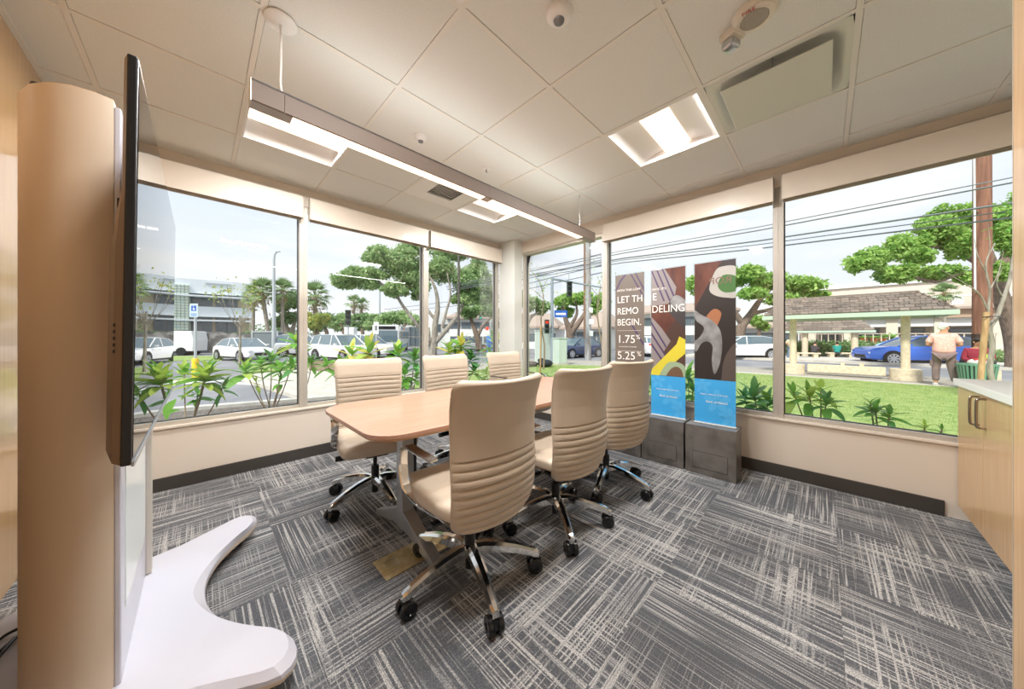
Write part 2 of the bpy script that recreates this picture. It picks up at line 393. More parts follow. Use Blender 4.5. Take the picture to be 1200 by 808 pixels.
# plaque air diffuser
i, j = cell(*DIFF); o = thing('air_diffuser', 'white square air diffuser with a flat hanging plaque, between ceiling tiles', 'vent', ((cx_[i]+cx_[i+1])/2, (cy_[j]+cy_[j+1])/2, H))
h = .293
rings = []
for r_, z, q in ((h, 0, 30), (h-.02, .0, 30), (.262, .002, 8), (.235, .03, 5), (.19, .07, 4), (.10, .085, 3)):
    ring = []
    for k in range(48):
        a = 2*PI*k/48; c, s = math.cos(a), math.sin(a); m_ = (abs(c)**q + abs(s)**q)**(-1/q); ring.append((r_*m_*c, r_*m_*s, z))
    rings.append(ring)
MB().loft(rings, caps=False).build('bowl', mat('diffuser_white', (214, 214, 206), .4), o, smooth=50)
MB().box((-h,-h,.09),(h,h,.095)).build('back_pan', whitep, o)
MB().box((-.225, -.225, -.028), (.225, .225, -.022)).build('plaque', mat('diffuser_white', (214,214,206)), o, bevel=.002)
for s in (-1, 1): MB().tube([(s*.17, 0, -.022), (s*.17, 0, .08)], .004, 6).build('hanger', steel, o)
# louvred register
i, j = cell(*VENT); o = thing('ceiling_vent', 'small white louvred ceiling vent behind the hanging light bar', 'vent', ((cx_[i]+cx_[i+1])/2, (cy_[j]+cy_[j+1])/2, H))
MB().box((-h,-h,0),(h,-.14,.01)).box((-h,.14,0),(h,h,.01)).box((-h,-.14,0),(-.14,.14,.01)).box((.14,-.14,0),(h,.14,.01)).build('face_plate', whitep, o)
MB().box((-.14,-.14,.05),(.14,.14,.055)).build('backing', mat('vent_grey', (205,204,200), .8), o)
for k in range(7):
    y = -.12 + k*.04
    MB().add([(-.14,y-.012,-.004),(.14,y-.012,-.004),(.14,y+.014,.022),(-.14,y+.014,.022),(-.14,y-.010,-.001),(.14,y-.010,-.001),(.14,y+.016,.025),(-.14,y+.016,.025)],
             [(0,1,2,3),(7,6,5,4),(0,4,5,1),(1,5,6,2),(2,6,7,3),(3,7,4,0)]).build('slat', whitep, o)
# sensors
def sensor(px, py, r, label):
    d = F*(H-EYE)/(HZ-py); x, y = at(px, d); o = thing('ceiling_sensor', label, 'sensor', (x, y, H))
    MB().lathe([(r,0),(r,-.006),(r*.94,-.016),(r*.70,-.030),(r*.45,-.034)], n=28).build('dome', whitep, o, smooth=40)
    MB().lathe([(r*.42,-.033),(r*.38,-.040),(r*.1,-.045)], n=18).build('sensor_lens', mat('sensor_lens', (120,122,124), .2), o, smooth=40)
sensor(655, 15, .058, 'round white occupancy sensor with a grey lens, large at the top of the view')
sensor(493, 160, .045, 'small round white ceiling sensor near the hanging light bar')
x, y = at(570, F*(H-EYE)/(HZ-198)); o = thing('sprinkler', 'tiny ceiling sprinkler head on a white ring beyond the small sensor', 'sprinkler', (x, y, H))
MB().lathe([(.035,0),(.034,-.004),(.012,-.006)], n=20).build('ring', whitep, o, smooth=40)
MB().tube([(0,0,-.004),(0,0,-.028)], .006, 8).box((-.014,-.003,-.030),(.014,.003,-.027)).build('head', steel, o)

# fire alarm speaker with strobe
x, y = at(884, F*(H-EYE)/(HZ-15)); o = thing('fire_alarm', 'cream fire alarm speaker with a clear strobe, on a ceiling tile', 'alarm', (x, y, H))
al = mat('alarm_cream', (226,218,204), .4); ux = Vector((math.cos(R(-55)), math.sin(R(-55)), 0))
MB().lathe([(.082,0),(.082,-.012),(.072,-.026),(.052,-.030),(.05,-.026)], n=36).build('speaker_body', al, o, smooth=40)
g = MB(); g.lathe([(.05,-.024),(.05,-.026)], n=24)
for k in range(-5, 6):
    w_ = math.sqrt(max(.05**2-(k*.0085)**2, 0)); g.box((-w_, k*.0085-.0022, -.031), (w_, k*.0085+.0022, -.026))
g.build('grille', mat('grille', (214,208,196), .6), o, rz=R(20))
v = Vector((.40, .90, 0)).normalized()*.096
a_ = math.atan2(v.y, v.x)
MB().box((-.036,-.040,-.036),(.036,.040,0)).build('strobe_base', al, o, (v.x, v.y, 0), bevel=.006, rz=a_)
MB().box((-.022,-.032,-.074),(.034,.032,-.036)).build('strobe_lens', mat('strobe_clear', (190,196,200), .05, .6), o, (v.x, v.y, 0), bevel=.012, seg=3, rz=a_)
MB().box((-.012,-.006,-.060),(.024,.006,-.036)).build('flash_tube', mat('flash', (90,110,150), .2), o, (v.x*1.02, v.y*1.02, -.002), rz=a_)
def text(s, size, m, parent, loc, rot, name='lettering', ext=.0004, align='LEFT', xs=1):
    c = bpy.data.curves.new(name, 'FONT'); c.body = s; c.size = size; c.align_x = align; c.extrude = ext; c.resolution_u = 3
    to = bpy.data.objects.new(name, c); COL.objects.link(to)
    dg = bpy.context.evaluated_depsgraph_get(); me = bpy.data.meshes.new_from_object(to.evaluated_get(dg)); bpy.data.objects.remove(to)
    me.materials.clear(); me.materials.append(m)
    ob = bpy.data.objects.new(name, me); COL.objects.link(ob); ob.parent = parent; ob.location = loc; ob.rotation_euler = rot; ob.scale = (xs, 1, 1); return ob
# reads from below, upright for the camera
text('FIRE', .027, mat('alarm_red', (176,40,34), .5), o, (-.054, .036, -.0330), (PI, 0, R(-90)))

# hanging light bar
o = thing('pendant_light', 'long grey linear light bar hanging over the conference table', 'pendant light', (1.54, 1.735, 2.16))
xa, xb = .155-1.54, 2.93-1.54
gm = mat('pendant_grey', (116, 102, 92), .6, 0)
gcov = mat('pendant_cover', (170, 166, 162), .5)
for a, b in ((xa, .268-1.54), (.27-1.54, 1.47-1.54), (1.472-1.54, xb)):
    prof = [(-.036,0.004),(-.036,.085),(-.030,.092),(.030,.092),(.036,.085),(.036,.004),(.031,0),(.031,.012),(-.031,.012),(-.031,0)]
    MB().loft([[(x, y, z) for y, z in prof] for x in (a, b)]).build('housing', gm, o)
for a, b in ((.30-1.54, 1.435-1.54), (1.505-1.54, 2.70-1.54)):
    MB().box((a, -.029, -.001), (b, .029, .010)).build('lens', lens2, o)
    lamp_light(o, ((a+b)/2, 0, -.003), b-a, .056, BAR_W)
    lamp_light(o, ((a+b)/2, 0, .096), b-a, .050, BAR_W*.16, True)  # added uplight to brighten the ceiling, not one of the bar's own strips
for a, b in ((xa, .30-1.54), (1.435-1.54, 1.505-1.54), (2.70-1.54, xb)): MB().box((a, -.030, 0.0), (b, .030, .009)).build('blank_cover', gcov, o)
for a in (xa, xb): MB().box((a-.004 if a < 0 else a, -.037, -.001), (a if a < 0 else a+.004, .037, .093)).build('end_cap', alum, o)
MB().box((xa, -.0375, .088), (xb, -.0355, .093)).build('top_edge', base_m, o)
x = .26-1.54
MB().lathe([(.062,.428),(.062,.422),(.050,.414),(.012,.410)], (x,0,0), 28).build('canopy', whitep, o, smooth=40)
MB().tube(smooth_path([(x,0,.42),(x+.001,.002,.25),(x,0,.13),(x+.02,0,.095)], 5), .005, 8).build('power_cord', whitep, o, smooth=60)
x = 2.69-1.54
MB().tube([(x,0,.43),(x,0,.09)], .0013, 5).tube([(x,0,.428),(x,0,.40)], .004, 6).build('cable', steel, o)

# ------------------------------------------------------------------ conference table
def rrect(x0, x1, y0, y1, r, n=8, bow=0):
    pts = []
    for cx, cy, a0 in ((x1-r, y1-r, 0), (x0+r, y1-r, 90), (x0+r, y0+r, 180), (x1-r, y0+r, 270)):
        for k in range(n+1):
            a = R(a0 + 90*k/n); pts.append((cx+r*math.cos(a), cy+r*math.sin(a)))
        if bow and a0 in (0, 180):      # bow the long sides outwards
            s = 1 if a0 == 0 else -1
            ys = y1 if a0 == 0 else y0
            xs = (x1-r, x0+r) if a0 == 0 else (x0+r, x1-r)
            for k in range(1, 12):
                t = k/12; pts.append((xs[0]+(xs[1]-xs[0])*t, ys + s*bow*math.sin(PI*t)))
    return pts
o = thing('conference_table', 'light maple conference table with rounded corners and silver pedestal legs', 'table', (1.58, 1.72, 0))
P_ = rrect(-1.07, 1.06, -.43, .43, .15, 8, .03)
MB().prism(P_, .722, .742).build('tabletop', woodt, o, bevel=.003)
MB().prism([(a*.988, b*.972) for a, b in P_], .709, .722).build('edge_band', wooden, o, bevel=.003)
for s in (-1, 1):
    x = -.73 if s < 0 else .74
    MB().prism([(x-.042, -.036), (x+.030, -.036), (x+.030, .036), (x-.042, .036)], .07, .70).build('column', silverp, o, bevel=.004)
    MB().box((x+.030, -.030, .09), (x+.050, .030, .70)).build('cable_cover', black, o, bevel=.002)
    MB().box((x-.05, -.33, .69), (x+.05, .33, .709)).build('top_bracket', silverp, o)
    for q in (-1, 1):
        rings = []
        for y, zt, hh, w in ((.0, .19, .115, .036), (.10, .145, .075, .034), (.22, .090, .055, .031), (.36, .034, .034, .027)):
            rings.append([(x-w-.004, q*y, zt-hh), (x+w-.004, q*y, zt-hh), (x+w-.004, q*y, zt), (x-w-.004, q*y, zt)])
        MB().loft(rings).build('foot', silverp, o, bevel=.003)
# brass floor box
o = thing('floor_outlet', 'brass floor outlet plate set in the carpet under the table', 'outlet', (.80, 1.56, 0), R(0))
MB().box((-.17,-.085,0),(.17,.085,.005)).build('cover_plate', brass, o, bevel=.002)
for s in (-1, 1):
    MB().box((s*.105-.055,-.055,.005),(s*.105+.055,.055,.008)).build('outlet_frame', brass, o, bevel=.003)
    MB().box((s*.105-.036,-.036,.008),(s*.105+.036,.036,.011)).build('outlet_lid', mat('brass_light', (214,200,160), .25, .8), o, bevel=.004)
for s in (-1, 0, 1): MB().lathe([(.007,.005),(.006,.008)], (0, s*.05, 0), 10).build('screw', brass, o)

# ------------------------------------------------------------------ office chairs
def office_chair():
    o = empty('office_chair')
    # back shell
    zb, zt = .350, .998
    def hw(z):
        w = np.interp(z, [.35, .45, .60, .75, .90, 1.0], [.208, .226, .233, .232, .240, .250])
        for r, e in ((.045, zt), (.075, zb)):
            q = abs(e - z)
            if q < r: w -= r - math.sqrt(max(r*r - (r-q)**2, 0))
        return w
    def yc(z): return float(np.interp(z, [.35, .42, .50, .58, .68, .78, .88, .95, 1.0], [-.215, -.238, -.256, -.262, -.254, -.252, -.262, -.280, -.302]))
    rings = []; U = [-1, -.97, -.9, -.78, -.6, -.4, -.2, 0, .2, .4, .6, .78, .9, .97, 1]
    zs = [zb + .0045*k for k in range(145)]
    for z in zs:
        w = hw(z); e = min(abs(z-zb), abs(zt-z)); te = math.sqrt(min(1, (e+.0012)/.018)); ring = []
        for side in (1, -1):
            for u in (U if side > 0 else U[-2:0:-1]):
                th = .024 * (max(0, 1-abs(u)**7))**.5 * te
                if side > 0 and .4935 < z < .855: th += .0105*(abs(math.sin(PI*(z-.350)/.036))**.40-1)*(1-abs(u)**10)
                if side < 0 and z < .675: th += .0125*(abs(math.sin(PI*(z-.350)/.036))**.40-1)*(1-abs(u)**14)
                ring.append((u*w, yc(z) + .048*u*u*(1.0 if z > .5 else .9) + side*max(th, 0 if abs(u) == 1 else .002), z + (-.012*(1-u*u) if z > .97 else 0)*(z-.97)/.03))
        rings.append(ring)
    MB().loft(rings).build('backrest', leather, o, smooth=55)
    pp = [(s_*hw(z)*.997, yc(z)+.046, z) for s_, zz in ((-1, zs[6:137:6]),) for z in zz]
    for s_ in (-1, 1):
        MB().tube([(s_*(hw(z)-.001), yc(z)+.047, z) for z in zs[10:136:6]], .0038, 6).build('piping', leather, o, smooth=60)
    # seat
    rings = []
    for y, zc, hh, w in ((-.225,.437,.012,.195),(-.218,.437,.026,.215),(-.19,.438,.034,.232),(-.12,.438,.038,.244),(0,.439,.041,.250),(.12,.440,.044,.250),(.19,.438,.046,.246),(.235,.430,.045,.238),(.262,.420,.036,.226),(.272,.414,.016,.212)):
        ring = []
        for k in range(32):
            a = 2*PI*k/32; c, s = math.cos(a), math.sin(a); q = 4.5; m_ = (abs(c)**q+abs(s)**q)**(-1/q)
            ring.append((w*m_*c, y, zc + hh*m_*s + (.006*(c*m_)**2 if s > 0 else 0)))
        rings.append([(a, b, c+.010+.006*max(0,-b/.23)) for a, b, c in ring])
    MB().loft(rings).build('seat', leather, o, smooth=50)
    MB().box((-.19, -.19, .378), (.19, .19, .396)).build('seat_pan', black, o, bevel=.006)
    MB().box((-.075, -.13, .325), (.075, .10, .380)).box((-.05, -.235, .355), (.05, -.12, .385)).build('tilt_mechanism', black, o, bevel=.010)
    MB().tube([(.06,.05,.352),(.17,.055,.350)], .006, 8).tube([(.17,.055,.350),(.255,.058,.350)], .018, 14).build('height_lever', black, o, smooth=50)
    MB().tube([(-.07,-.02,.350),(-.16,-.02,.345)], .005, 8).box((-.215,-.035,.338),(-.155,-.005,.348)).build('tilt_lever', black, o)
    MB().tube([(0,0,.05),(0,0,.12)], .022, 18).tube([(0,0,.15),(0,0,.24)], .026, 18).tube([(0,0,.24),(0,0,.33)], .014, 14).build('gas_lift', black, o, smooth=50)
    MB().lathe([(.020,.105),(.034,.112),(.042,.135),(.042,.158),(.030,.168),(.024,.170)], n=24).build('hub', chrome, o, smooth=40)
    # armrests
    for s in (-1, 1):
        path = smooth_path([(0,-.13,.408),(0,-.05,.410),(0,.04,.425),(0,.115,.468),(0,.155,.53),(0,.163,.60),(0,.150,.645),(0,.115,.664),(0,.03,.668),(0,-.13,.668)], 5)
        xs = [s*(.205+.06*min(1, max(0,(i-2)/14))) for i in range(len(path))]
        path = [Vector((xs[i], p.y, p.z)) for i, p in enumerate(path)]
        MB().band(path, (1,0,0), [.034 if i < 8 else .044 for i in range(len(path))], [.012 if i < 22 else .008 for i in range(len(path))]).build('armrest', chrome, o, smooth=30)
        MB().box((s*.265-.021, -.132, .6725), (s*.265+.021, .10, .676)).build('arm_pad', dchrome, o, bevel=.0015)
    # five star base
    leg0 = cas0 = None
    for k in range(5):
        a = 2*PI*k/5
        if leg0 is None:
            rings = []
            for r_, z, hh, w in ((.025,.140,.026,.022),(.07,.148,.024,.027),(.15,.142,.021,.025),(.23,.126,.018,.022),(.30,.104,.017,.019),(.324,.094,.018,.019),(.340,.088,.015,.014)):
                rings.append([(r_, -w, z-hh), (r_, w, z-hh), (r_, w*1.0, z+hh*.5), (r_, w*.45, z+hh), (r_, -w*.45, z+hh), (r_, -w*1.0, z+hh*.5)])
            leg0 = MB().loft(rings).build('base_leg', chrome, o, smooth=25)
            cas0 = MB().tube([(.320,0,.092),(.320,0,.062)], .009, 10).box((.300,-.010,.024),(.342,.010,.068)).build('caster', black, o, smooth=50)
            for s in (-1, 1):
                w = MB().lathe([(.004,-.012),(.032,-.012),(.036,-.008),(.036,.008),(.032,.012),(.014,.012),(.012,.008),(.004,.008)] if s > 0 else [(.004,.012),(.032,.012),(.036,.008),(.036,-.008),(.032,-.012),(.014,-.012),(.012,-.008),(.004,-.008)], (.320, s*.021, .036), 22, ax='y').build('wheel', mat('caster_black', (14,14,16), .25), cas0, smooth=40)
            legs = [leg0]; cass = [cas0]
        else:
            l = leg0.copy(); COL.objects.link(l); l.rotation_euler[2] = a; legs.append(l)
            c = copy_tree(cas0); c.rotation_euler[2] = a; cass.append(c)
    return o, legs + cass
ch0, base_parts = office_chair()
near = 'cream leather office chair with its back to the camera, '
specs = [(.93, 1.22, -3, 0, 34+3, near + 'nearest and largest'),
         (1.60, 1.21, -8, 0, 51+8, near + 'middle of three'),
         (2.27, 1.22, -15, 0, 16+15, near + 'closest to the pedestals'),
         (.90, 2.30, 168, 0, -8, 'high-backed cream leather office chair facing the camera, at the near left end of the table'),
         (1.66, 2.31, 180, 0, 20, 'high-backed cream leather office chair facing the camera, in the middle of the window side'),
         (2.42, 2.32, 178, .085, 40, 'high-backed cream leather office chair facing the camera, farthest off beside the corner column')]
for i, (x, y, a, up, boff, lab) in enumerate(specs):
    c = ch0 if i == 0 else copy_tree(ch0)
    c.location = (x, y, 0); c.rotation_euler[2] = R(a)
    tag(c, lab, 'office chair', 'cream office chairs around the conference table')
    for p in c.children:
        n = p.name.split('.')[0]
        if n in ('base_leg', 'caster'): p.rotation_euler[2] += R(boff)
        if n in ('armrest', 'arm_pad') and up: p.location[2] += up

# ------------------------------------------------------------------ television and its mobile cart
YC = 1.84
o = thing('television', 'large flat television seen edge-on, mounted on the white mobile cart', 'television', (-.096, 1.79, 1.33))
o.rotation_euler = (0, .011, 0)
hy, hz_ = .74, .441
MB().box((-.018, -hy, -hz_), (-.002, hy, hz_)).build('bezel', black, o, bevel=.003)
MB().box((-.002, -hy+.012, -hz_+.014), (-.0008, hy-.012, hz_-.012)).build('screen', blackg, o)
MB().box((-.003, -hy+.002, -hz_-.003), (.002, hy-.002, -hz_+.008)).build('bottom_trim', steel, o, bevel=.001)
rings = []
for x, e in ((-.018, .004), (-.030, .012), (-.042, .045), (-.046, .12)):
    xt = -.018 + (x+.018)*.35
    rings.append([(x, -hy+e, -hz_+e*.7), (x, hy-e, -hz_+e*.7), (x, hy-e, .02), (xt, hy-e, .16), (xt, hy-e, hz_-e*.7), (xt, -hy+e, hz_-e*.7), (xt, -hy+e, .16), (x, -hy+e, .02)])
shell_m = mat('tv_back', (118, 104, 94), .4, .4, bump=(300, .1, .001))
sh = MB().loft(rings).build('back_shell', shell_m, o, smooth=20)
for k in range(5): MB().box((-.031, -hy+.0105, -.20+k*.014), (-.022, -hy+.017, -.193+k*.014)).build('vent_slot', black, sh)
MB().box((-.085, -.22, -.16), (-.046, -.19, .30)).box((-.085, .19, -.16), (-.046, .22, .30)).box((-.080, -.30, .22), (-.050, .30, .25)).box((-.080, -.30, -.10), (-.050, .30, -.07)).build('wall_bracket', black, o, bevel=.002)
for k in range(4): MB().tube(smooth_path([(-.066, -.335+.0*k, .23-.03*k), (-.060, -.345, .15-.03*k), (-.068, -.335, .02-.03*k)], 4), .004, 6).build('cable', black, o)

o = thing('television_cart', 'white and tan rolling television cart with a crescent-shaped base', 'cart', (0, YC, 0))
half = [(-.182,-.325),(-.215,-.336),(-.260,-.330),(-.300,-.305),(-.340,-.255),(-.375,-.175),(-.395,-.085)]
poly = half + [(x, -y) for x, y in reversed(half)]
MB().prism(poly, .108, 1.878).build('side_shell', cartt, o, smooth=35)
MB().prism([(x*.97-.008, y*.96) for x, y in poly], 1.878, 1.886).build('top_cap', mat('cap_tan', (190,160,130), .5), o)
for x, y in ((-.33,-.24),(-.21,-.30),(-.33,.24)): MB().lathe([(.012,1.886),(.010,1.893)], (x,y,0), 12).build('cap_screw', black, o)
MB().box((-.182, -.325, .108), (-.168, .325, 1.86)).build('front_panel', cartw, o, bevel=.004, seg=3)
MB().box((-.168, -.255, .30), (-.166, .255, .86)).build('frosted_panel', mat('frost', (222,228,228), .25), o)
MB().box((-.168, .285, .110), (-.150, .300, .95)).box((-.168, .310, .110), (-.150, .322, .95)).build('edge_rail', alum, o, bevel=.002)
# crescent base: outline with concave front
out = []
tipx, tipy = .245, .50
TIP = [(-.06,-.50),(.06,-.562),(.150,-.612),(.185,-.622),(.214,-.610),(.232,-.585),(.240,-.55),(.238,-.505),(.226,-.478)]
out += TIP
for k in range(21):
    t = k/20; out.append((.018 + .190*(abs(2*t-1))**2.1, -.445 + .89*t))
out += [(x, -y) for x, y in reversed(TIP)]
out += [(-.22,.46),(-.34,.41),(-.50,.40),(-.545,.37),(-.55,.30),(-.55,-.30),(-.545,-.37),(-.50,-.40),(-.34,-.41),(-.22,-.46)]
cen = Vector((-.15, 0))
def ins(p, e):
    v = Vector(p); n = (v-cen); return tuple(v - n.normalized()*e)
def ring(e, z): return [(*ins(p, e), z) for p in out]
MB().loft([ring(.022, .056), ring(.004, .062), ring(0, .070), ring(0, .078)]).build('base_edge', mat('tan_edge', (222,204,184), .4), o, smooth=40)
MB().loft([ring(0, .078), ring(.003, .090), ring(.036, .108), ring(.037, .1081)]).build('base_top', cartw, o, smooth=18)
for x, y in ((.16,-.47),(.16,.47),(-.46,-.33),(-.46,.33)):
    c = MB().tube([(x,y,.058),(x,y,.045)], .014, 10).box((x-.03,y-.018,.022),(x+.02,y+.018,.052)).build('caster', mat('caster_grey', (150,150,152), .4), o, bevel=.004)
    MB().lathe([(.006,-.013),(.026,-.013),(.028,0),(.026,.013),(.006,.013)], (x-.010,y,.028), 18, ax='y').build('wheel', black, c, smooth=40)
# cables lying on the cart base behind the shell
for k, (lab, pts) in enumerate([('black cable looping over the back of the white cart base', [(-.412,2.08,.116),(-.452,1.99,.118),(-.480,1.93,.116),(-.505,1.97,.116),(-.485,2.03,.116),(-.455,2.035,.124)]),
                                ('black cable running straight over the back of the white cart base', [(-.400,2.10,.116),(-.440,1.985,.130),(-.456,1.900,.130),(-.475,1.80,.116)])]):
    tag(MB().tube(smooth_path(pts, 8), .005, 8).build('cable', black, smooth=60), lab, 'cable')

# ------------------------------------------------------------------ base cabinets and counter
YF = -.60
o = thing('base_cabinet', 'light maple two-door base cabinet under the white counter', 'cabinet', (2.975, YF, 0))
MB().box((-.447, -.62, .09), (.447, -.020, .858)).build('body', wood, o)
MB().box((-.447, -.60, 0), (.447, -.075, .09)).build('toe_kick', base_m, o)
hm = mat('handle_nickel', (170,160,150), .25, 1)
for s in (-1, 1):
    d = MB().box((s*.2235-.2215, -.019, .092), (s*.2235+.2215, 0, .852)).build('door', wood, o, bevel=.0015)
    x = s*.052
    MB().tube(smooth_path([(x,.0,.835),(x,.022,.833),(x,.030,.815),(x,.030,.70),(x,.022,.682),(x,.0,.680)], 5), .0055, 10).build('handle', hm, d, smooth=60)
o = thing('base_cabinet', 'light maple base cabinet mostly hidden by the wood wall end', 'cabinet', (2.075, YF, 0))
MB().box((-.447, -.62, .09), (.447, -.020, .858)).build('body', wood, o); MB().box((-.447, -.60, 0), (.447, -.075, .09)).build('toe_kick', base_m, o)
for s in (-1, 1): MB().box((s*.2235-.2215, -.019, .092), (s*.2235+.2215, 0, .852)).build('door', wood, o, bevel=.0015)
tag(MB().box((1.625, Y0+.01, .860), (X1-.006, -.582, .900)).build('countertop', counter, bevel=.003), 'white solid countertop on the maple cabinets', 'countertop')

# ------------------------------------------------------------------ banners and pedestals
def pedestal(yc, label):
    o = thing('pedestal', label, 'pedestal', (3.0, yc, 0), 0, 'grey slate-look display pedestals')
    MB().box((0, -.183, .004), (.215, .183, .411)).build('body', slate, o, bevel=.002)
    fr = MB()
    y0, y1, z0, z1, e = -.125, .125, .055, .190, .0025
    fr.box((-.0015,y0-e,z0-e),(.001,y1+e,z0)).box((-.0015,y0-e,z1),(.001,y1+e,z1+e)).box((-.0015,y0-e,z0),(.001,y0,z1)).box((-.0015,y1,z0),(.001,y1+e,z1)).build('panel_joint', mat('joint_dark', (58,55,52), .7), o)
    MB().box((-.002,y0+.001,z0+.001),(.002,y1-.001,z1-.001)).build('access_panel', slate, o, bevel=.0008)
    MB().box((.004,-.179,0),(.211,.179,.004)).build('plinth', black, o)
pedestal(.677, 'grey slate-look display pedestal nearest the bare wall, under the claw banner')
pedestal(1.058, 'grey slate-look display pedestal in the middle, under the hammer handle banner')
pedestal(1.437, 'grey slate-look display pedestal mostly behind the third chair')

def flat(poly, m, parent, layer, name, y0=-.15, z0=0):
    """printed shape: poly in (u,z) with u running left to right as read"""
    x = -.0012 - .00025*layer
    return MB().prism(poly, x, x+.0002, fn=lambda a, b, c: (c, -(a), b)).build(name, m, parent)
def clip(poly, u0, u1, z0, z1):
    def cl(p, f, g):
        out = []
        for i in range(len(p)):
            a, b = p[i-1], p[i]; fa, fb = f(a), f(b)
            if fa >= 0: 
                out.append(a)
                if fb < 0: t = fa/(fa-fb); out.append((a[0]+(b[0]-a[0])*t, a[1]+(b[1]-a[1])*t))
            elif fb >= 0: t = fa/(fa-fb); out.append((a[0]+(b[0]-a[0])*t, a[1]+(b[1]-a[1])*t))
        return out
    for f in (lambda q: q[0]-u0, lambda q: u1-q[0], lambda q: q[1]-z0, lambda q: z1-q[1]):
        if len(poly) < 3: return []
        poly = cl(poly, f, None)
    return poly if len(poly) >= 3 else []
pw = mat('print_white', (244,240,232), .5); pbrown = mat('print_brown', (84,62,54), .35, noise=(3, (1, 1.2, .8), (58,44,40), .35, .7))
pwood = mat('print_wood', (104,62,50), .35, noise=(4, (1,3,1), (78,44,38), .4, .65)); ptaupe = mat('print_taupe', (110,101,94), .4); pblue = mat('print_blue', (64,164,226), .35)
pblue2 = mat('print_blue_light', (82,174,231), .35); psteel = mat('print_steel', (150,150,152), .3, noise=(8,(1,1,1),(112,110,110),.4,.65)); pyel = mat('print_yellow', (210,196,62), .35)
pdark = mat('print_dark', (48,42,42), .35); pstripe = mat('print_shirt', (136,128,128), .4); ppurp = mat('print_purple', (70,56,92), .4); pgrn = mat('print_green', (150,170,140), .4)
prust = mat('print_rust', (158,104,72), .4); pbub = mat('print_bubble', (70,112,58), .4); pink = mat('print_ink', (34,52,84), .4)
# the artwork spans three sheets; global u in metres, each sheet shows its own slice; z from 0 at sheet foot
HB, HT, BL = .0, 1.395, .385
def G(px, py):     # artwork coordinates: column and row of the artwork drawing -> u, z
    return ((px-814)/48*.302, (495-py)/190*HT + .0)
def art_poly(pts): return [G(*p) for p in pts]
def banner(yc, label, u_off, parts, texts, w=.302, basec=pbrown):
    o = thing('banner', label, 'banner', (3.11, yc, .413), 0, 'clear acrylic banners with printed artwork')
    MB().box((-.0008, -w/2-.006, .008), (.006, w/2+.006, HT+.008)).build('acrylic_sheet', acryl, o)
    MB().box((-.014, -w/2-.004, 0), (.020, w/2+.004, .009)).build('clear_foot', mat('foot_clear', (220,228,230), .15), o, bevel=.001)
    flat([(-w/2, .012), (w/2, .012), (w/2, BL), (-w/2, BL)], pblue, o, 0, 'blue_print')
    flat([(-w/2, BL), (w/2, BL), (w/2, HT), (-w/2, HT)], basec, o, 0, 'photo_print')
    for k, (nm, m, pts) in enumerate(parts):
        if nm in ('hammer_head_print', 'tape_print', 'level_print', 'tool_handle_print', 'pouch_print', 'level_vial_print', 'hammer_block_print', 'hammer_face_print'):
            q = [Vector((a, b, 0)) for a, b in pts]; out_ = []
            for i_ in range(len(q)):
                a, b, c, d = q[i_-1], q[i_], q[(i_+1) % len(q)], q[(i_+2) % len(q)]
                for t in (0, .25, .5, .75): p_ = 0.5*((2*b)+(c-a)*t+(2*a-5*b+4*c-d)*t*t+(3*b-a-3*c+d)*t**3); out_.append((p_.x, p_.y))
            pts = out_
        p = clip([(u-w/2-u_off, z) for u, z in art_poly(pts)], -w/2, w/2, BL, HT)
        if p: flat(p, m, o, 1+k*.5, nm)
    for (cu, cz, r_, n0) in ((.02, .20, .10, 5), (-.09, .33, .07, 5), (.11, .08, .08, 5)):
        for k in range(n0):
            a = R(72*k+20); pts = []
            for t in range(9):
                b = 2*PI*t/9; lx, ly = r_*.55+.5*r_*math.cos(b), .26*r_*math.sin(b)
                pts.append((cu+lx*math.cos(a)-ly*math.sin(a), cz+lx*math.sin(a)+ly*math.cos(a)))
            p = clip(pts, -w/2, w/2, .012, BL-.002)
            if p: flat(p, pblue2, o, .6, 'petal_print')
    for (s, size, u, z, m) in texts: 
        text(s, size, m, o, (-.0035, -u, z), (PI/2, 0, -PI/2), ext=.0001, xs=-1 if s == 'ROP' else .86 if size > .09 and size < .1 else 1)
    return o
# shared drawing in photo-like columns (814..862 = claw sheet); hammer etc run on to the other sheets
claw = ('hammer_head_print', psteel, [(779,389),(790,384),(812,398),(826,383),(815,372),(813,360),(822,366),(836,374),(845,386),(847,404),(844,424),(838,436),(835,420),(836,404),(830,398),(822,401),(816,410),(806,404)])
handle = ('hammer_handle_print', pyel, [(700,478),(764,438),(800,412),(812,400),(800,392),(764,412),(700,448)])
A_ART = [('table_print', pwood, [(800,300),(850,300),(818,350),(800,372)]),
         ('belt_print', pdark, [(850,300),(870,290),(870,440),(800,470),(800,392),(818,352)]),
         ('tape_print', mat('print_grey_white', (176,174,168), .4), [(832,336),(838,318),(846,312),(864,316),(864,346),(852,348),(838,344)]),
         ('level_print', pbub, [(842,334),(848,322),(864,326),(864,340),(850,342)]),
         ('tool_handle_print', prust, [(829,368),(838,360),(846,366),(840,382),(834,386),(828,378)]),
         claw, handle,
         ('pouch_print', mat('print_leather', (84,74,70), .4), [(846,440),(850,416),(864,400),(864,450),(846,450)])]
MID = 52  # drawing shift between sheets
def sh(p, k): return (p[0], p[1], [(a+k, b) for a, b in p[2]])
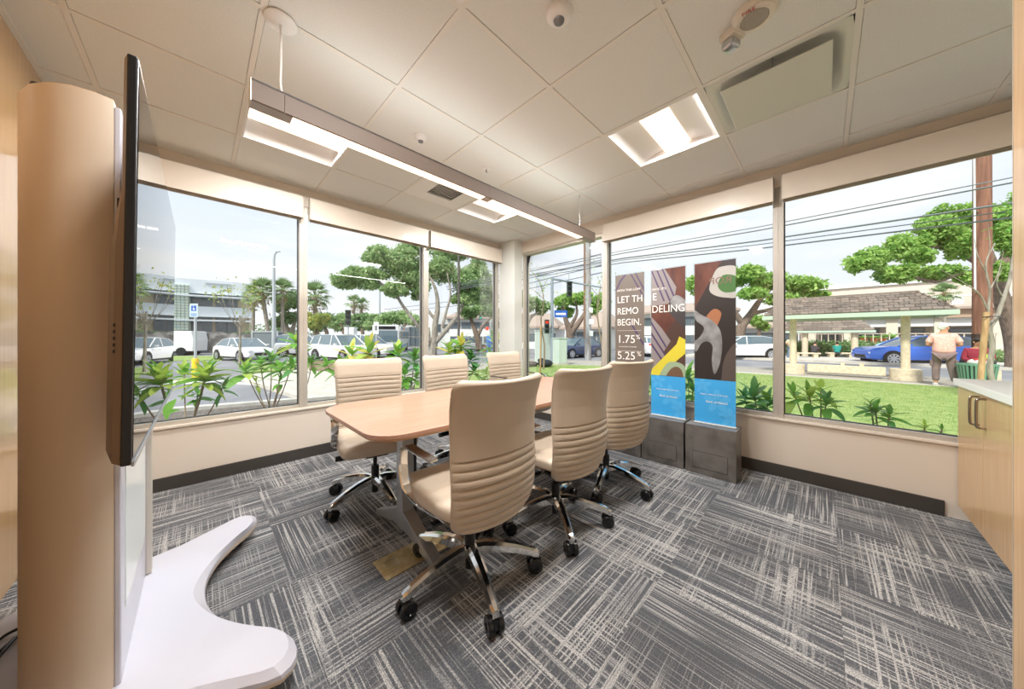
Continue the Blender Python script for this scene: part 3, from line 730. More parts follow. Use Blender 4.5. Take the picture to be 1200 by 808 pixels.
B_ART = [('table_print', pwood, [(800,300),(870,300),(870,350),(840,380),(830,400),(800,380)]),
         ('sleeve_print', pstripe, [(814,302),(832,302),(850,330),(846,350),(814,352)]),
         ('shirt_print', pstripe, [(814,366),(830,382),(842,398),(832,412),(836,424),(814,440)])] + \
        [('stripe_print', ppurp, [(812+k*8,302),(814+k*8,302),(834+k*8,346),(832+k*8,347)]) for k in range(0, 3)] + \
        [('stripe_print', ppurp, [(814,372+k*14),(814,376+k*14),(836,408+k*12),(836,404+k*12)]) for k in range(0, 3)] + \
        [('hammer_block_print', mat('print_block', (66,62,64), .3), [(838,356),(846,342),(862,352),(870,366),(870,392),(858,380),(846,368)]),
         ('hammer_face_print', psteel, [(842,350),(850,340),(864,350),(864,362)]),
         ('hammer_handle_print', pyel, [(814,436),(850,402),(854,392),(862,396),(866,410),(814,452)]),
         ('level_print', pgrn, [(826,452),(834,430),(846,424),(862,430),(866,456)]), ('level_vial_print', mat('print_vial', (110,84,66), .4), [(834,452),(840,436),(850,430),(858,436),(858,454)])]
C_ART = [('line_print', ppurp, [(814,326),(822,312),(836,300),(838,301),(824,314),(816,327)])] + \
        [('line_print', ppurp, [(836+k*8,300),(838+k*8,300),(862+k*3,338-k*6),(860+k*3,339-k*6)]) for k in range(2)] + \
        [('line_print', ppurp, [(838,372),(840,371),(862,402),(860,404)]), ('handle_tip_print', pyel, [(846,446),(862,438),(862,448)])]
banner(.666, 'acrylic banner showing the steel hammer claw, on the pedestal nearest the bare wall', 0, A_ART,
       [('ROP', .085, .125, 1.20, mat('print_faint', (128,98,88), .5)), ('Apply online or in branch.', .0195, -.105, .250, pw), ('Bank of Hawaii', .026, -.062, .185, pw), ('FDIC', .010, .05, .075, pink)])
banner(1.042, 'acrylic banner showing the yellow hammer handle and striped shirt, on the middle pedestal', 0, B_ART,
       [('E', .098, -.140, 1.105, pw), ('DELING', .098, -.146, .985, pw), ('RATE, IT\u2019S', .028, -.140, 1.20, pw), ('Apply online or in branch.', .0195, -.105, .250, pw), ('Bank of Hawaii', .026, -.072, .185, pw)])
bn = banner(1.412, 'taupe acrylic banner reading LET THE REMODELING BEGIN, leftmost and half behind a chair', 0, C_ART,
       [('WITH THIS LOW', .033, -.135, 1.222, pw), ('LET TH', .098, -.132, 1.105, pw), ('REMO', .098, -.132, .985, pw), ('BEGIN.', .098, -.132, .870, pw),
        ('1.75', .115, -.132, .690, pw), ('%', .062, .070, .730, pw), ('for the first 12 months', .020, -.110, .645, pw), ('5.25', .115, -.132, .520, pw), ('%', .062, .080, .560, pw),
        ('Annual percentage rate is variable', .0135, -.130, .480, pw), ('and subject to change at any time.', .0135, -.130, .462, pw), ('Terms and conditions apply.', .0135, -.130, .430, pw),
        ('Offer may end without notice.', .0135, -.130, .412, pw)], basec=ptaupe)
for z in (.815, .605): flat([(-.13, z), (.12, z), (.12, z+.002), (-.13, z+.002)], pw, bn, 3, 'rule_print')

# ================================================================== OUTDOORS
GZ, LZ, BZ = -.40, -.20, -.12       # road, lawn and pavement, planting bed levels
S(MB().box((-90, -90, GZ-.2), (160, 160, GZ)).build('street_ground', asphalt))
def slab(name, pts, z0, z1, m, kind=True):
    o = MB().prism(pts, z0, z1).build(name, m)
    return S(o) if kind else o
bed = slab('planting_bed', [(-14, 3.72), (4.1, 3.72), (4.1, 6.5), (1.39, 7.33), (-.76, 7.98), (-14, 12.0)], GZ-.05, BZ, soil)
slab('bed_curb', [(-14, 12.0), (-.76, 7.98), (1.39, 7.33), (4.1, 6.5), (4.16, 6.68), (1.45, 7.51), (-.70, 8.17), (-14, 12.2)], GZ-.05, BZ+.06, curbm)
lawn = slab('lawn', [(3.62, -14), (14.5, -14), (14.5, 3), (13.4, 7.2), (12.3, 10.2), (9, 10.4), (5.6, 9.6), (4.3, 8.2), (3.62, 6.0)], GZ-.05, LZ, grass)
slab('pavement', [(14.5, -16), (17.9, -16), (17.9, 4), (16.4, 9), (14.2, 13), (9, 12.6), (5.0, 11.2), (3.4, 9.2), (3.5, 8.0), (4.3, 8.2), (5.6, 9.6), (9, 10.4), (12.3, 10.2), (13.4, 7.2), (14.5, 3)], GZ-.05, LZ-.01, aggr)
slab('pavement_edge', [(14.5, -16), (14.85, -16), (14.85, 3.05), (13.7, 7.4), (13.4, 7.2), (14.5, 3)], GZ-.05, LZ+.004, concrete)
slab('far_pavement', [(26.5, -30), (31.5, -30), (31.5, 8), (26.5, 8)], GZ-.05, GZ+.14, concrete)
# car park islands on the left
def gp(px, py, h=None): 
    d = F*(EYE-(GZ if h is None else h))/(py-HZ); return at(px, d)
slab('island_path', [gp(283, 447), gp(352, 470), gp(470, 478), gp(500, 452), gp(430, 430), gp(360, 424), gp(345, 428), gp(350, 436), gp(300, 441)], GZ-.05, GZ+.10, concrete)
slab('island_lawn', [gp(285, 440), gp(345, 437), gp(345, 427), gp(283, 429)], GZ-.05, GZ+.13, grass)
slab('island_mulch', [gp(362, 437), gp(415, 440), gp(430, 430), gp(362, 424)], GZ-.05, GZ+.13, mulch)
slab('verge', [gp(120, 424), gp(260, 423), gp(262, 418), gp(120, 418)], GZ-.05, GZ+.05, grass)
for k, (a, b, c, d) in enumerate([((150, 449), (265, 444), (265, 447), (150, 455)), ((272, 448), (350, 452), (350, 455), (272, 450))]):
    slab('road_marking', [gp(*a), gp(*b), gp(*c), gp(*d)], GZ, GZ+.004, paintw)
# grass blades on the nearer lawn, all in one mesh
def clump_mesh(name, P, Nrm, size, aspect, m, parent=None, up=False):
    n = len(P); a = rng.uniform(0, 2*PI, n); s = size*rng.uniform(.6, 1.3, n)
    if up:
        t = np.stack([np.cos(a), np.sin(a), np.zeros(n)], 1); w = np.stack([rng.uniform(-.4,.4,n), rng.uniform(-.4,.4,n), np.ones(n)], 1)
    else:
        r_ = rng.normal(size=(n, 3)); r_ += Nrm*.9; r_ /= np.linalg.norm(r_, axis=1)[:, None]
        t = np.cross(r_, rng.normal(size=(n, 3))); t /= np.linalg.norm(t, axis=1)[:, None]; w = np.cross(r_, t)
    hs = s[:, None]
    if up: V = np.stack([P - t*hs*aspect, P + t*hs*aspect, P + w*hs], 1); k = 3
    else: V = np.stack([P - t*hs*.5, P - w*hs*aspect*.5, P + t*hs*.5, P + w*hs*aspect*.5], 1); k = 4
    me = bpy.data.meshes.new(name); me.vertices.add(n*k); me.vertices.foreach_set('co', V.reshape(-1).astype(np.float32))
    me.loops.add(n*k); me.loops.foreach_set('vertex_index', np.arange(n*k, dtype=np.int32))
    me.polygons.add(n); me.polygons.foreach_set('loop_start', np.arange(0, n*k, k, dtype=np.int32))
    me.materials.append(m); me.update(); me.validate()
    o = bpy.data.objects.new(name, me); COL.objects.link(o); o.parent = parent; o['kind'] = 'stuff'; return o
n = 45000; gxs = 3.7 + 10.7*rng.uniform(0, 1, n)**1.3; gys = rng.uniform(-6, 9, n)
keep = (gys < 2.2 + (gxs-3.7)*.9) & (gys > -.6*gxs + .2) & (gxs + .45*gys < 15.6)
P = np.stack([gxs, gys, np.full(n, LZ)], 1)[keep]
clump_mesh('grass_blades', P, None, .035, .12, bladem, lawn, up=True)

# ---------------------------------------------------------------- foliage helpers
def leafmat(name, c1, c2, sc=2.6, tr=.35):
    return mat(name, c1, .55, noise=(sc, (1,1,1), c2, .36, .66), transl=tr, spec=.3)
lf_mid = leafmat('leaf_mid', (192, 214, 156), (124, 160, 102)); lf_dark = leafmat('leaf_dark', (146, 178, 120), (92, 130, 84))
lf_bright = leafmat('leaf_bright', (184, 216, 124), (122, 170, 80)); lf_yel = leafmat('leaf_yellow', (206, 204, 116), (122, 160, 84))
lf_palm = mat('palm_leaf', (156, 182, 128), .5, transl=.3, noise=(2, (1,1,1), (116, 146, 96), .4, .6)); bark = mat('bark', (142, 124, 110), .9, noise=(5, (3,3,.6), (104, 90, 80), .4, .65))
barkp = mat('bark_pale', (172, 164, 152), .9, noise=(5, (3,3,.6), (130, 122, 112), .4, .65)); twig = mat('twig', (150, 132, 112), .8)
def cloud(blobs, dens=1.0):
    """points and outward normals in a shell of each blob (centre, radii, count)"""
    P, Q = [], []
    for c, r, n in blobs:
        n = int(n*dens); v = rng.normal(size=(n, 3)); v /= np.linalg.norm(v, axis=1)[:, None]
        q = rng.uniform(.10, 1.0, n)**.45 * (1 + .10*rng.normal(size=n)); lump = 1 + .16*np.sin(v[:, 0]*7+c[0]) * np.sin(v[:, 1]*6+c[1]) * np.cos(v[:, 2]*6)
        P.append(np.array(c) + v*np.array(r)*(q*lump)[:, None]); Q.append(v*.35 + np.array([0, 0, .35]))
    return np.concatenate(P), np.concatenate(Q)
def tree(label, base, trunks, blobs, leaf=.35, lm=None, bm=None, cat='tree', name='tree', group=None, sub=14, dens=1.0):
    """blobs in world coordinates: (centre, radii, count); trunks lists of (points, radii)"""
    o = thing(name, label, cat, base, 0, group); b = Vector(base)
    if trunks:
        t = MB()
        for pts, rad in trunks:
            pts = smooth_path([Vector(p)-b for p in pts], 4); t.tube(pts, [float(np.interp(i/(len(pts)-1), np.linspace(0,1,len(rad)), rad)) for i in range(len(pts))], 8)
        t.build('trunk', bm or bark, o, smooth=60)
    bl = []
    for c, r, n in blobs:      # break every crown mass into smaller clumps
        for k in range(sub):
            v = rng.normal(size=3); v /= np.linalg.norm(v); v[2] *= .8
            cc = np.array(c) + v*np.array(r)*rng.uniform(.2, .78); bl.append((cc - np.array(base), np.array(r)*rng.uniform(.34, .60)*(1 if sub < 20 else .72), dens*1.7*n/sub))
    P, Q = cloud(bl); clump_mesh('foliage', P, Q, leaf, .55, lm or lf_mid, o)
    return o
def bl(px, py, d, rx, rz, n, depth=None):
    """crown mass at photo column/row and depth, radii given in photo pixels"""
    k = d/F; c = at3(px, py, d); r = rx*k/math.hypot(1, (px-600)/F)**.8; return (tuple(c), (r, r, rz*k), n)
def br(*pts): return [tuple(at3(*p)) for p in pts]

# ---------------------------------------------------------------- near plants with individual leaves
def leaf_mesh(name, L, w, droop, mats, fold=.25, tip=.6):
    n = 7; vs = []; fs = []
    for i in range(n+1):
        t = i/n; wd = w*(math.sin(PI*min(1, t**.8*.97+.03)))**tip if 0 < i < n else (w*.08)
        x = L*t; z = -droop*L*t*t
        vs += [(x, -wd, z+fold*wd), (x, 0, z), (x, wd, z+fold*wd)]
    for i in range(n):
        a = i*3; fs += [(a, a+1, a+4, a+3), (a+1, a+2, a+5, a+4)]
    me = bpy.data.meshes.new(name); me.from_pydata(vs, [], fs); me.materials.append(mats)
    me.polygons.foreach_set('use_smooth', [True]*len(me.polygons)); return me
pl_g = mat('plant_green', (130, 184, 80), .4, var=.25, transl=.4, noise=(9, (1,6,1), (112, 176, 74), .4, .65)); pl_y = mat('plant_young', (190, 216, 104), .4, var=.18, transl=.4)
pl_d = mat('plant_dark', (104, 166, 96), .3, var=.25, transl=.25); pl_gold = mat('plant_gold', (238, 222, 110), .45, var=.12, transl=.4)
LM = {k: [leaf_mesh('leaf', L, w, dr, m) for L, w, dr in ((1, .17, .25), (1, .20, .45), (1, .15, .1))] for k, m in (('g', pl_g), ('y', pl_y), ('d', pl_d), ('o', pl_gold))}
LR = leaf_mesh('leaf', 1, .32, .25, pl_g, tip=.8)
def add_leaf(parent, me, loc, az, el, L, roll=0):
    l = bpy.data.objects.new('leaf', me); COL.objects.link(l); l.parent = parent; l.location = loc
    l.rotation_euler = (roll, -el, az); l.scale = (L, L, L); return l
def plant(label, base, crowns, name='leafy_plant', group='leafy plants in the beds outside the windows', small=None):
    """crowns: (px, py, depth, leaf count, leaf length, palette)"""
    o = thing(name, label, 'plant', base, 0, group); b = Vector(base); st = MB()
    for px, py, d, n, L, pal in crowns:
        n = int(n*1.5)
        c = at3(px, py, d) - b; node = Vector((random.uniform(-.02,.02), random.uniform(-.02,.02), c.z*.28)); mid = Vector((c.x*.6, c.y*.6, c.z*.66))
        pts = smooth_path([Vector((0,0,0)), node, mid, c], 5); st.tube(pts, [.009-.004*i/(len(pts)-1) for i in range(len(pts))], 6)
        a = random.uniform(0, 6)
        for k in range(n):
            t = k/max(1, n-1); a += 2.4; el = R(-15 + 92*t + random.uniform(-12, 12))
            q = random.choice(pal); mm = random.choice(LM[q]); LL = L*(1-.35*t)*random.uniform(.8, 1.1)
            add_leaf(o, mm, c + Vector((0, 0, -.10*(1-t)*L/.25)), a, el, LL, random.uniform(-.4, .4))
    st.build('stem', twig, o, smooth=60); return o
pA = plant('large leafy shrub with a bright rosette, mirrored in the television screen', (*at(218, 3.05), BZ),
      [(240, 440, 2.95, 18, .24, 'ggyy'), (244, 432, 3.0, 10, .20, 'gy'), (216, 436, 3.3, 10, .22, 'gy'), (262, 452, 3.1, 5, .18, 'dg'), (232, 462, 3.0, 6, .16, 'dg')])
for px, py, d, az, el, L in ((206, 468, 2.95, 2.6, -1.0, .20), (214, 466, 2.95, -1.2, .35, .17), (226, 470, 2.95, -.7, .2, .16), (212, 480, 2.95, -2.2, .1, .14)):
    add_leaf(pA, LR, at3(px, py, d) - Vector(pA.location), az, el, L)
plant('airy many-stemmed shrub outside the first window, right of the parking sign', (*at(317, 3.95), BZ),
      [(287, 432, 3.8, 10, .24, 'gyg'), (305, 425, 4.0, 9, .22, 'gg'), (318, 420, 4.0, 10, .24, 'ggd'), (330, 430, 3.9, 8, .20, 'gd'), (342, 428, 3.8, 8, .20, 'gd'), (300, 447, 4.0, 4, .15, 'y'), (328, 445, 3.9, 5, .16, 'g')])
plant('bright young-leaved shrub against the mullion left of the chair', (*at(352, 4.5), BZ),
      [(346, 398, 4.4, 12, .26, 'gyy'), (354, 415, 4.5, 9, .26, 'gy'), (366, 424, 4.6, 6, .2, 'g')])
plant('tall shrub with golden spear leaves behind the near left chair', (*at(418, 4.9), BZ),
      [(382, 426, 5.1, 9, .26, 'g'), (412, 412, 5.0, 11, .36, 'gyo'), (433, 408, 4.9, 11, .38, 'gyo'), (400, 428, 5.0, 9, .28, 'g'), (448, 432, 4.9, 8, .25, 'gd')])
plant('dense green shrub in the gap between the two left chairs', (*at(478, 4.6), BZ),
      [(466, 412, 4.6, 12, .28, 'gy'), (486, 418, 4.7, 12, .26, 'gd'), (474, 436, 4.5, 12, .26, 'gd'), (488, 440, 4.5, 9, .22, 'dg'), (470, 456, 4.4, 9, .18, 'dg')])
plant('bushy shrub behind the middle window-side chair', (*at(536, 5.5), BZ),
      [(526, 408, 5.5, 10, .32, 'gyo'), (541, 402, 5.6, 12, .34, 'gyo'), (536, 420, 5.6, 12, .30, 'gd'), (552, 418, 5.7, 10, .30, 'gd'), (556, 432, 5.7, 10, .27, 'gd'), (520, 425, 5.5, 8, .26, 'g')])
plant('yellow-green shrub beside the white corner column', (*at(576, 5.8), BZ),
      [(579, 398, 5.9, 8, .38, 'gy'), (574, 415, 5.9, 10, .28, 'gy'), (583, 425, 5.9, 10, .24, 'gyo'), (570, 436, 5.8, 9, .2, 'y')])
plant('strappy dark green plant beside the claw banner', (*at(893, 3.55), LZ),
      [(884, 462, 3.5, 9, .30, 'dd'), (900, 470, 3.5, 8, .28, 'dg'), (872, 466, 3.6, 7, .24, 'd')])
plant('bright low shrub just right of the last mullion', (*at(962, 3.1), LZ),
      [(948, 462, 3.2, 9, .24, 'gy'), (968, 470, 3.05, 9, .20, 'gd'), (930, 460, 3.3, 6, .24, 'gy'), (962, 455, 3.2, 5, .2, 'y')])
plant('dark glossy low shrub centred below the last window', (*at(1034, 2.75), LZ),
      [(1026, 480, 2.8, 11, .17, 'dg'), (1042, 486, 2.7, 8, .15, 'gd'), (1020, 474, 2.85, 5, .15, 'g')])
plant('small trailing sprig near the white counter', (*at(1074, 2.6), LZ), [(1084, 499, 2.6, 7, .10, 'gy'), (1104, 504, 2.5, 4, .09, 'g')])
plant('low leafy plant on the lawn seen above the middle chair', (*at(655, 6.2), LZ), [(644, 447, 6.2, 9, .28, 'g'), (680, 442, 6.6, 9, .30, 'gy'), (690, 448, 6.4, 8, .28, 'g')])
plant('leafy plant showing in the gap between the two right-hand banners', (*at(809, 4.3), LZ), [(806, 440, 4.3, 9, .34, 'dg'), (812, 455, 4.2, 8, .26, 'dg'), (760, 448, 4.6, 8, .3, 'dg')])
# seedlings in the bed
SEED = ((266, 'yellow-green seedling between the rosette shrub and the airy shrub'), (250, 'small seedling at the foot of the rosette shrub'), (296, 'seedling just left of the airy shrub stems'), (336, 'seedling right of the airy shrub stems, near the mullion'), (378, 'seedling in the bed just right of the first mullion'))
for k, (px, slab_l) in enumerate(SEED):
    d = 3.6 + (k % 3)*.25; x, y = at(px, d)
    if y < 3.85: y = 3.95
    o = thing('seedling', slab_l, 'plant', (x, y, BZ), 0, 'seedlings in the planting bed')
    hgt = .12 + .05*(k % 3); MB().tube([(0,0,0),(.01,.01,hgt)], .003, 5).build('stem', twig, o)
    for q in range(5): add_leaf(o, LM['y'][q % 3], (.01*q/5, .01*q/5, hgt*(.5+.1*q)), q*2.4, .5, .07)

# ---------------------------------------------------------------- vehicles
car_w = mat('car_white', (240, 240, 242), .25, coat=1); car_b = mat('car_blue', (56, 116, 226), .25, coat=1, metal=.2); car_n = mat('car_navy', (44, 58, 96), .25, coat=1)
car_s = mat('car_silver', (214, 216, 220), .25, coat=1, metal=.3)
cglass = mat('car_glass', (104, 122, 132), .06, spec=.8); tyre = mat('tyre', (34, 34, 36), .7); rim = mat('rim', (196, 198, 204), .3, .7); tail = mat('tail_light', (206, 36, 34), .3); headl = mat('head_light', (236, 240, 244), .15)
def car(label, px, d, ang, paintm, kind='sedan', L=4.6, Wd=1.8, name='car', cat='car'):
    """ang: heading of the car's front in plan degrees"""
    x, y = at(px, d); o = thing(name, label, cat, (x, y, GZ), R(ang)); w = Wd/2
    if kind == 'sedan':
        st = [(-.5,.42,.72,.80),(-.49,.28,.94,.90),(-.44,.22,1.00,.97),(-.30,.20,.99,1),(.0,.20,.96,1),(.20,.20,.93,1),(.34,.22,.86,.97),(.45,.24,.76,.90),(.49,.30,.66,.80),(.5,.42,.58,.70)]
        cab = [(-.40,.99),(-.24,1.42),(-.05,1.47),(.06,1.44),(.24,.93)]; rw = .33
    else:
        hs = {'suv': 1.70, 'hrv': 1.60}[kind]
        st = [(-.5,.46,.90,.84),(-.49,.32,1.08,.93),(-.45,.26,1.12,.98),(-.30,.24,1.10,1),(.0,.24,1.06,1),(.22,.24,1.05,1),(.36,.26,1.02,.98),(.455,.28,.94,.93),(.49,.34,.82,.86),(.5,.46,.66,.78)]
        cab = [(-.485,1.10),(-.43,hs-.10),(-.36,hs),(.0,hs),(.08,hs-.05),(.25,1.03)] if kind == 'suv' else [(-.47,1.08),(-.36,hs-.12),(-.22,hs),(.0,hs),(.07,hs-.06),(.26,1.0)]; rw = .36
    rings = []
    for sx, z0, z1, ww in st:
        W_ = w*ww; rings.append([(sx*L, a*W_, z) for a, z in ((-.85,z0),(-.97,z0+.06),(-1,(z0+z1)*.5),(-.96,z1-.10),(-.86,z1-.01),(-.4,z1+.015),(.4,z1+.015),(.86,z1-.01),(.96,z1-.10),(1,(z0+z1)*.5),(.97,z0+.06),(.85,z0))])
    MB().loft(rings).build('body', paintm, o, smooth=35)
    g = []; top = max(c[1] for c in cab)
    rings = []
    for sx, z in cab:
        t = (z-1.0)/(top-1.0); ww = w*(.88-.16*max(0,t)); rings.append((sx*L, z, ww))
    base = .97 if kind == 'sedan' else 1.05
    vs = []; pr = [(a, z, ww) for a, z, ww in rings]
    m = MB(); lo = [(a, base-.05) for a, z, ww in pr]
    L_ = [[(a, -w*.88, base-.06), (a, -ww, z), (a, -ww*.9, z+.01), (a, ww*.9, z+.01), (a, ww, z), (a, w*.88, base-.06)] for a, z, ww in pr]
    m.loft(L_).build('windows', cglass, o, smooth=20)
    # roof skin and pillars
    i0, i1 = (1, 3) if kind == 'sedan' else ((1, 4))
    rp = pr[i0:i1+1]
    MB().loft([[(a, -ww*1.01, z-.03), (a, -ww*.93, z+.025), (a, 0, z+.04), (a, ww*.93, z+.025), (a, ww*1.01, z-.03)] for a, z, ww in rp]).build('roof', paintm, o, smooth=50)
    for s in (-1, 1):
        pm = MB()
        for (a, z, ww), xb in ((pr[i1], pr[-1][0]-.02), (pr[i0], pr[0][0]+.02), (pr[len(pr)//2], pr[len(pr)//2][0]+.04)):
            pm.tube([(a, s*ww, z-.01), (xb, s*w*.885, base)], .035 if kind != 'sedan' else .03, 6)
        if kind == 'suv': a, z, ww = pr[1]; pm.tube([(a+.85, s*ww*.99, z), (a+.75, s*w*.885, base)], .05, 6)
        pm.build('pillar', paintm, o)
        MB().box((.17*L, s*(w+.09)-.07, base), (.20*L, s*(w+.09)+.07, base+.11)).build('mirror', paintm, o, bevel=.02)
        MB().box((-.5*L-.005, s*w*.66-.15, .78 if kind == 'sedan' else .9), (-.46*L, s*w*.66+.15, .90 if kind == 'sedan' else 1.06)).build('tail_light', tail, o, bevel=.02)
        MB().box((.44*L, s*w*.70-.13, .60), (.497*L, s*w*.70+.12, .72)).build('head_light', headl, o, bevel=.02)
        MB().box((-.14*L, s*w*.985-.01, .80), (-.10*L, s*w*.985+.01, .83)).box((.04*L, s*w*.985-.01, .80), (.08*L, s*w*.985+.01, .83)).build('door_handle', paintm, o)
        MB().box((-.30*L, s*(w-.02)-.015, .20), (.28*L, s*(w-.02)+.015, .30)).build('sill', black, o)
    MB().box((.47*L, -w*.5, .36), (.501*L, w*.5, .56)).build('grille', black, o, bevel=.02)
    MB().box((-.502*L, -.26, .62), (-.49*L, .26, .74)).build('number_plate', headl, o)
    for sx in (-.31, .31):
        for s in (-1, 1):
            arch = MB().lathe([(.02,-.006),(rw+.075,-.006),(rw+.075,.006),(.02,.006)], (sx*L, s*(w-.004), rw+.01), 24, ax='y').build('wheel_arch', black, o)
            t = MB().lathe([(.05,-.11),(rw-.03,-.11),(rw,-.08),(rw,.08),(rw-.03,.11),(.05,.11)], (sx*L, s*(w-.085), rw), 26, ax='y').build('wheel', tyre, o, smooth=40)
            rm = MB(); 
            for k in range(8):
                a = 2*PI*k/8; c, q = math.cos(a), math.sin(a); px_, pz = -q, c
                y_ = s*(w+.028); r0, r1 = .05, rw*.68
                rm.add([(sx*L+c*r0+px_*.035, y_, rw+q*r0+pz*.035), (sx*L+c*r0-px_*.035, y_, rw+q*r0-pz*.035), (sx*L+c*r1-px_*.045, y_, rw+q*r1-pz*.045), (sx*L+c*r1+px_*.045, y_, rw+q*r1+pz*.045),
                        (sx*L+c*r0+px_*.035, y_-s*.02, rw+q*r0+pz*.035), (sx*L+c*r0-px_*.035, y_-s*.02, rw+q*r0-pz*.035), (sx*L+c*r1-px_*.045, y_-s*.02, rw+q*r1-pz*.045), (sx*L+c*r1+px_*.045, y_-s*.02, rw+q*r1+pz*.045)],
                       [(0,1,2,3),(7,6,5,4),(0,4,5,1),(1,5,6,2),(2,6,7,3),(3,7,4,0)])
            prof = [(rw*.62,.0),(rw*.74,.0),(rw*.74,.02),(rw*.62,.02)]
            rm.lathe([(rw*.64, 0),(rw*.74, 0),(rw*.74, .012),(rw*.64,.012),(rw*.64,0)], (sx*L, s*(w+.022), rw), 24, ax='y').lathe([(.01,0),(.06,0),(.06,.012),(.01,.012)], (sx*L, s*(w+.022), rw), 12, ax='y')
            rm.build('rim', rim, t)
    return o
HA = -45      # plan angle of the camera's rightward direction
car('white sedan parked in front of the dark stone wall, left of the lamp post', 286, 21.0, -70, car_w, 'sedan', 4.4)
car('white sport utility car behind the golden-leaved shrub', 401, 20.5, -74, car_w, 'suv', 4.7, 1.85)
car('white car nearer the bus, half behind the sport utility car', 430, 24.0, -60, car_w, 'suv', 4.7, 1.85)
car('silver car at the left edge of the second window, mostly hidden', 362, 25.0, -38, car_s, 'suv')
car('white sport utility car passing behind the claw banner', 868, 22.3, 128, car_w, 'hrv', 4.7, 1.85)
car('bright blue compact crossover car parked beyond the shelter seat wall', 1074, 17.6, 116, car_b, 'hrv', 4.9, 1.82)
car('dark navy car behind the pale utility cabinet', 676, 24.0, 170, car_n)
car('white car in the gap between the first two banners', 757, 26.0, 45, car_w, 'hrv')
car('pale blue-white car parked before the two storey white building', 549, 34.0, -20, car_s)
# blurred white van seen as plain van by the stone wall
o = thing('van', 'white van behind the parking sign, in front of the dark gate', 'van', (*at(196, 26.5), GZ), R(150))
MB().prism([(-2.3,.35),(-2.35,1.3),(-2.2,2.05),(1.2,2.1),(1.75,1.35),(2.3,1.15),(2.35,.35)], -.9, .9, fn=lambda a, b, z: (a, z, b)).build('body', car_w, o, bevel=.05)
MB().box((-.2,-.92,1.3),(1.2,.92,1.85)).build('side_window', cglass, o)
for sx in (-1.5, 1.5): MB().lathe([(.05,-.95),(.34,-.95),(.34,.95),(.05,.95)], (sx,0,.34), 20, ax='y').build('wheel', tyre, o)
# city bus
o = thing('bus', 'white and blue city bus facing the camera at the end of the road', 'bus', (*at(452, 31), GZ), R(225+12))
MB().box((-9,-1.25,.35),(0,1.25,2.75)).build('body', car_w, o, bevel=.08)
MB().box((-8.9,-1.26,.3),(.02,1.26,.75)).build('lower_stripe', mat('bus_blue', (52,92,190), .3), o, bevel=.04)
MB().box((.0,-1.1,1.05),(.04,1.1,2.2)).build('windscreen', cglass, o, bevel=.02)
MB().box((.0,-.9,2.32),(.05,.9,2.62)).build('destination_board', black, o)
for k in range(5): MB().box((-8.4+k*1.65,-1.27,1.35),(-6.95+k*1.65,1.27,2.15)).build('side_window', cglass, o)
for k, c in enumerate(((214,60,60),(232,160,50),(90,180,80),(70,110,210))): MB().box((-4.0+k*.5,-1.275,2.3),(-3.5+k*.5,1.275,2.62)).build('colour_block', mat('bus_c%d' % k, c, .4), o)
for sx in (-1.6,-6.8): MB().lathe([(.05,-1.27),(.45,-1.27),(.45,1.27),(.05,1.27)], (sx,0,.45), 20, ax='y').build('wheel', tyre, o)

# ---------------------------------------------------------------- street furniture
post = mat('post_grey', (196, 202, 206), .4, .3); signb = mat('sign_blue', (40, 96, 190), .4); signw = mat('sign_white', (240, 242, 242), .4)
# parking sign: faces the camera side
x, y = at(229, 12.6); o = thing('parking_sign', 'blue accessible parking sign on a grey post in the car park', 'sign', (x, y, GZ), R(-45))
MB().tube([(0,0,0),(0,0,2.9)], .045, 10).build('post', post, o, smooth=60)
sg = MB().box((-.16,-.065,2.35),(.16,-.05,2.90)).build('sign_board', mat('sign_green_white', (200, 222, 224), .4), o)
MB().box((-.10,-.068,2.60),(.10,-.064,2.82)).build('symbol_panel', signb, sg)
MB().lathe([(.045,-.071),(.045,-.068),(.030,-.068),(.030,-.071)], (.005,0,2.68), 18, ax='y').tube([(-.005,-.07,2.78),(-.005,-.07,2.70),(.035,-.07,2.70),(.05,-.07,2.65)], .009, 6).ball((-.005,-.07,2.795), .014, 8).build('wheelchair_symbol', signw, sg)
for k in range(2): MB().box((-.12,-.068,2.40+k*.07),(.12,-.064,2.43+k*.07)).build('lettering_line', signb, sg)
x, y = at(229, 11.6); tag(MB().lathe([(.10,GZ),(.10,.33),(.07,.37)], (x,y,0), 16).build('bollard', mat('bollard_yellow', (240,196,30), .4), smooth=40), 'short yellow bollard in front of the parking sign post', 'bollard')
# lamp post
def lamp_post(px, d, top, label, arm=.9, r=.06):
    x, y = at(px, d); o = thing('lamp_post', label, 'lamp post', (x, y, GZ), R(-45)); h = zat(top, d)-GZ
    MB().tube([(0,0,0),(0,0,h*.92),(.05,0,h*.97),(arm,0,h)], [r*1.4, r*.8, r*.6, r*.5], 10).build('pole', post, o, smooth=60)
    MB().box((arm-.15,-.08,h-.04),(arm+.22,.08,h+.05)).build('lamp_head', post, o, bevel=.03)
lamp_post(321, 24, 295, 'tall pale lamp post beside the palms in the first window', .25, .11)
lamp_post(445, 40, 296, 'tall thin lamp post behind the big spreading tree', .8, .10)
x, y = at(537.5, 15.0); tag(MB().tube([(x,y,GZ),(x,y,zat(296,15))], .055, 12).build('pole', mat('dark_pole', (92,86,82), .6), smooth=60), 'slim dark pole rising in front of the big tree, second window', 'pole')
x, y = at(441, 15.5); o = thing('street_sign', 'white regulatory sign on a thin post by the parked cars', 'sign', (x, y, GZ), R(-45))
MB().tube([(0,0,0),(0,0,1.65)], .03, 8).build('post', post, o); MB().box((-.12,-.03,1.7),(.12,-.02,2.3)).build('sign_board', signw, o); MB().tube([(0,0,1.6),(0,0,2.3)],.02,6).build('post', post, o)
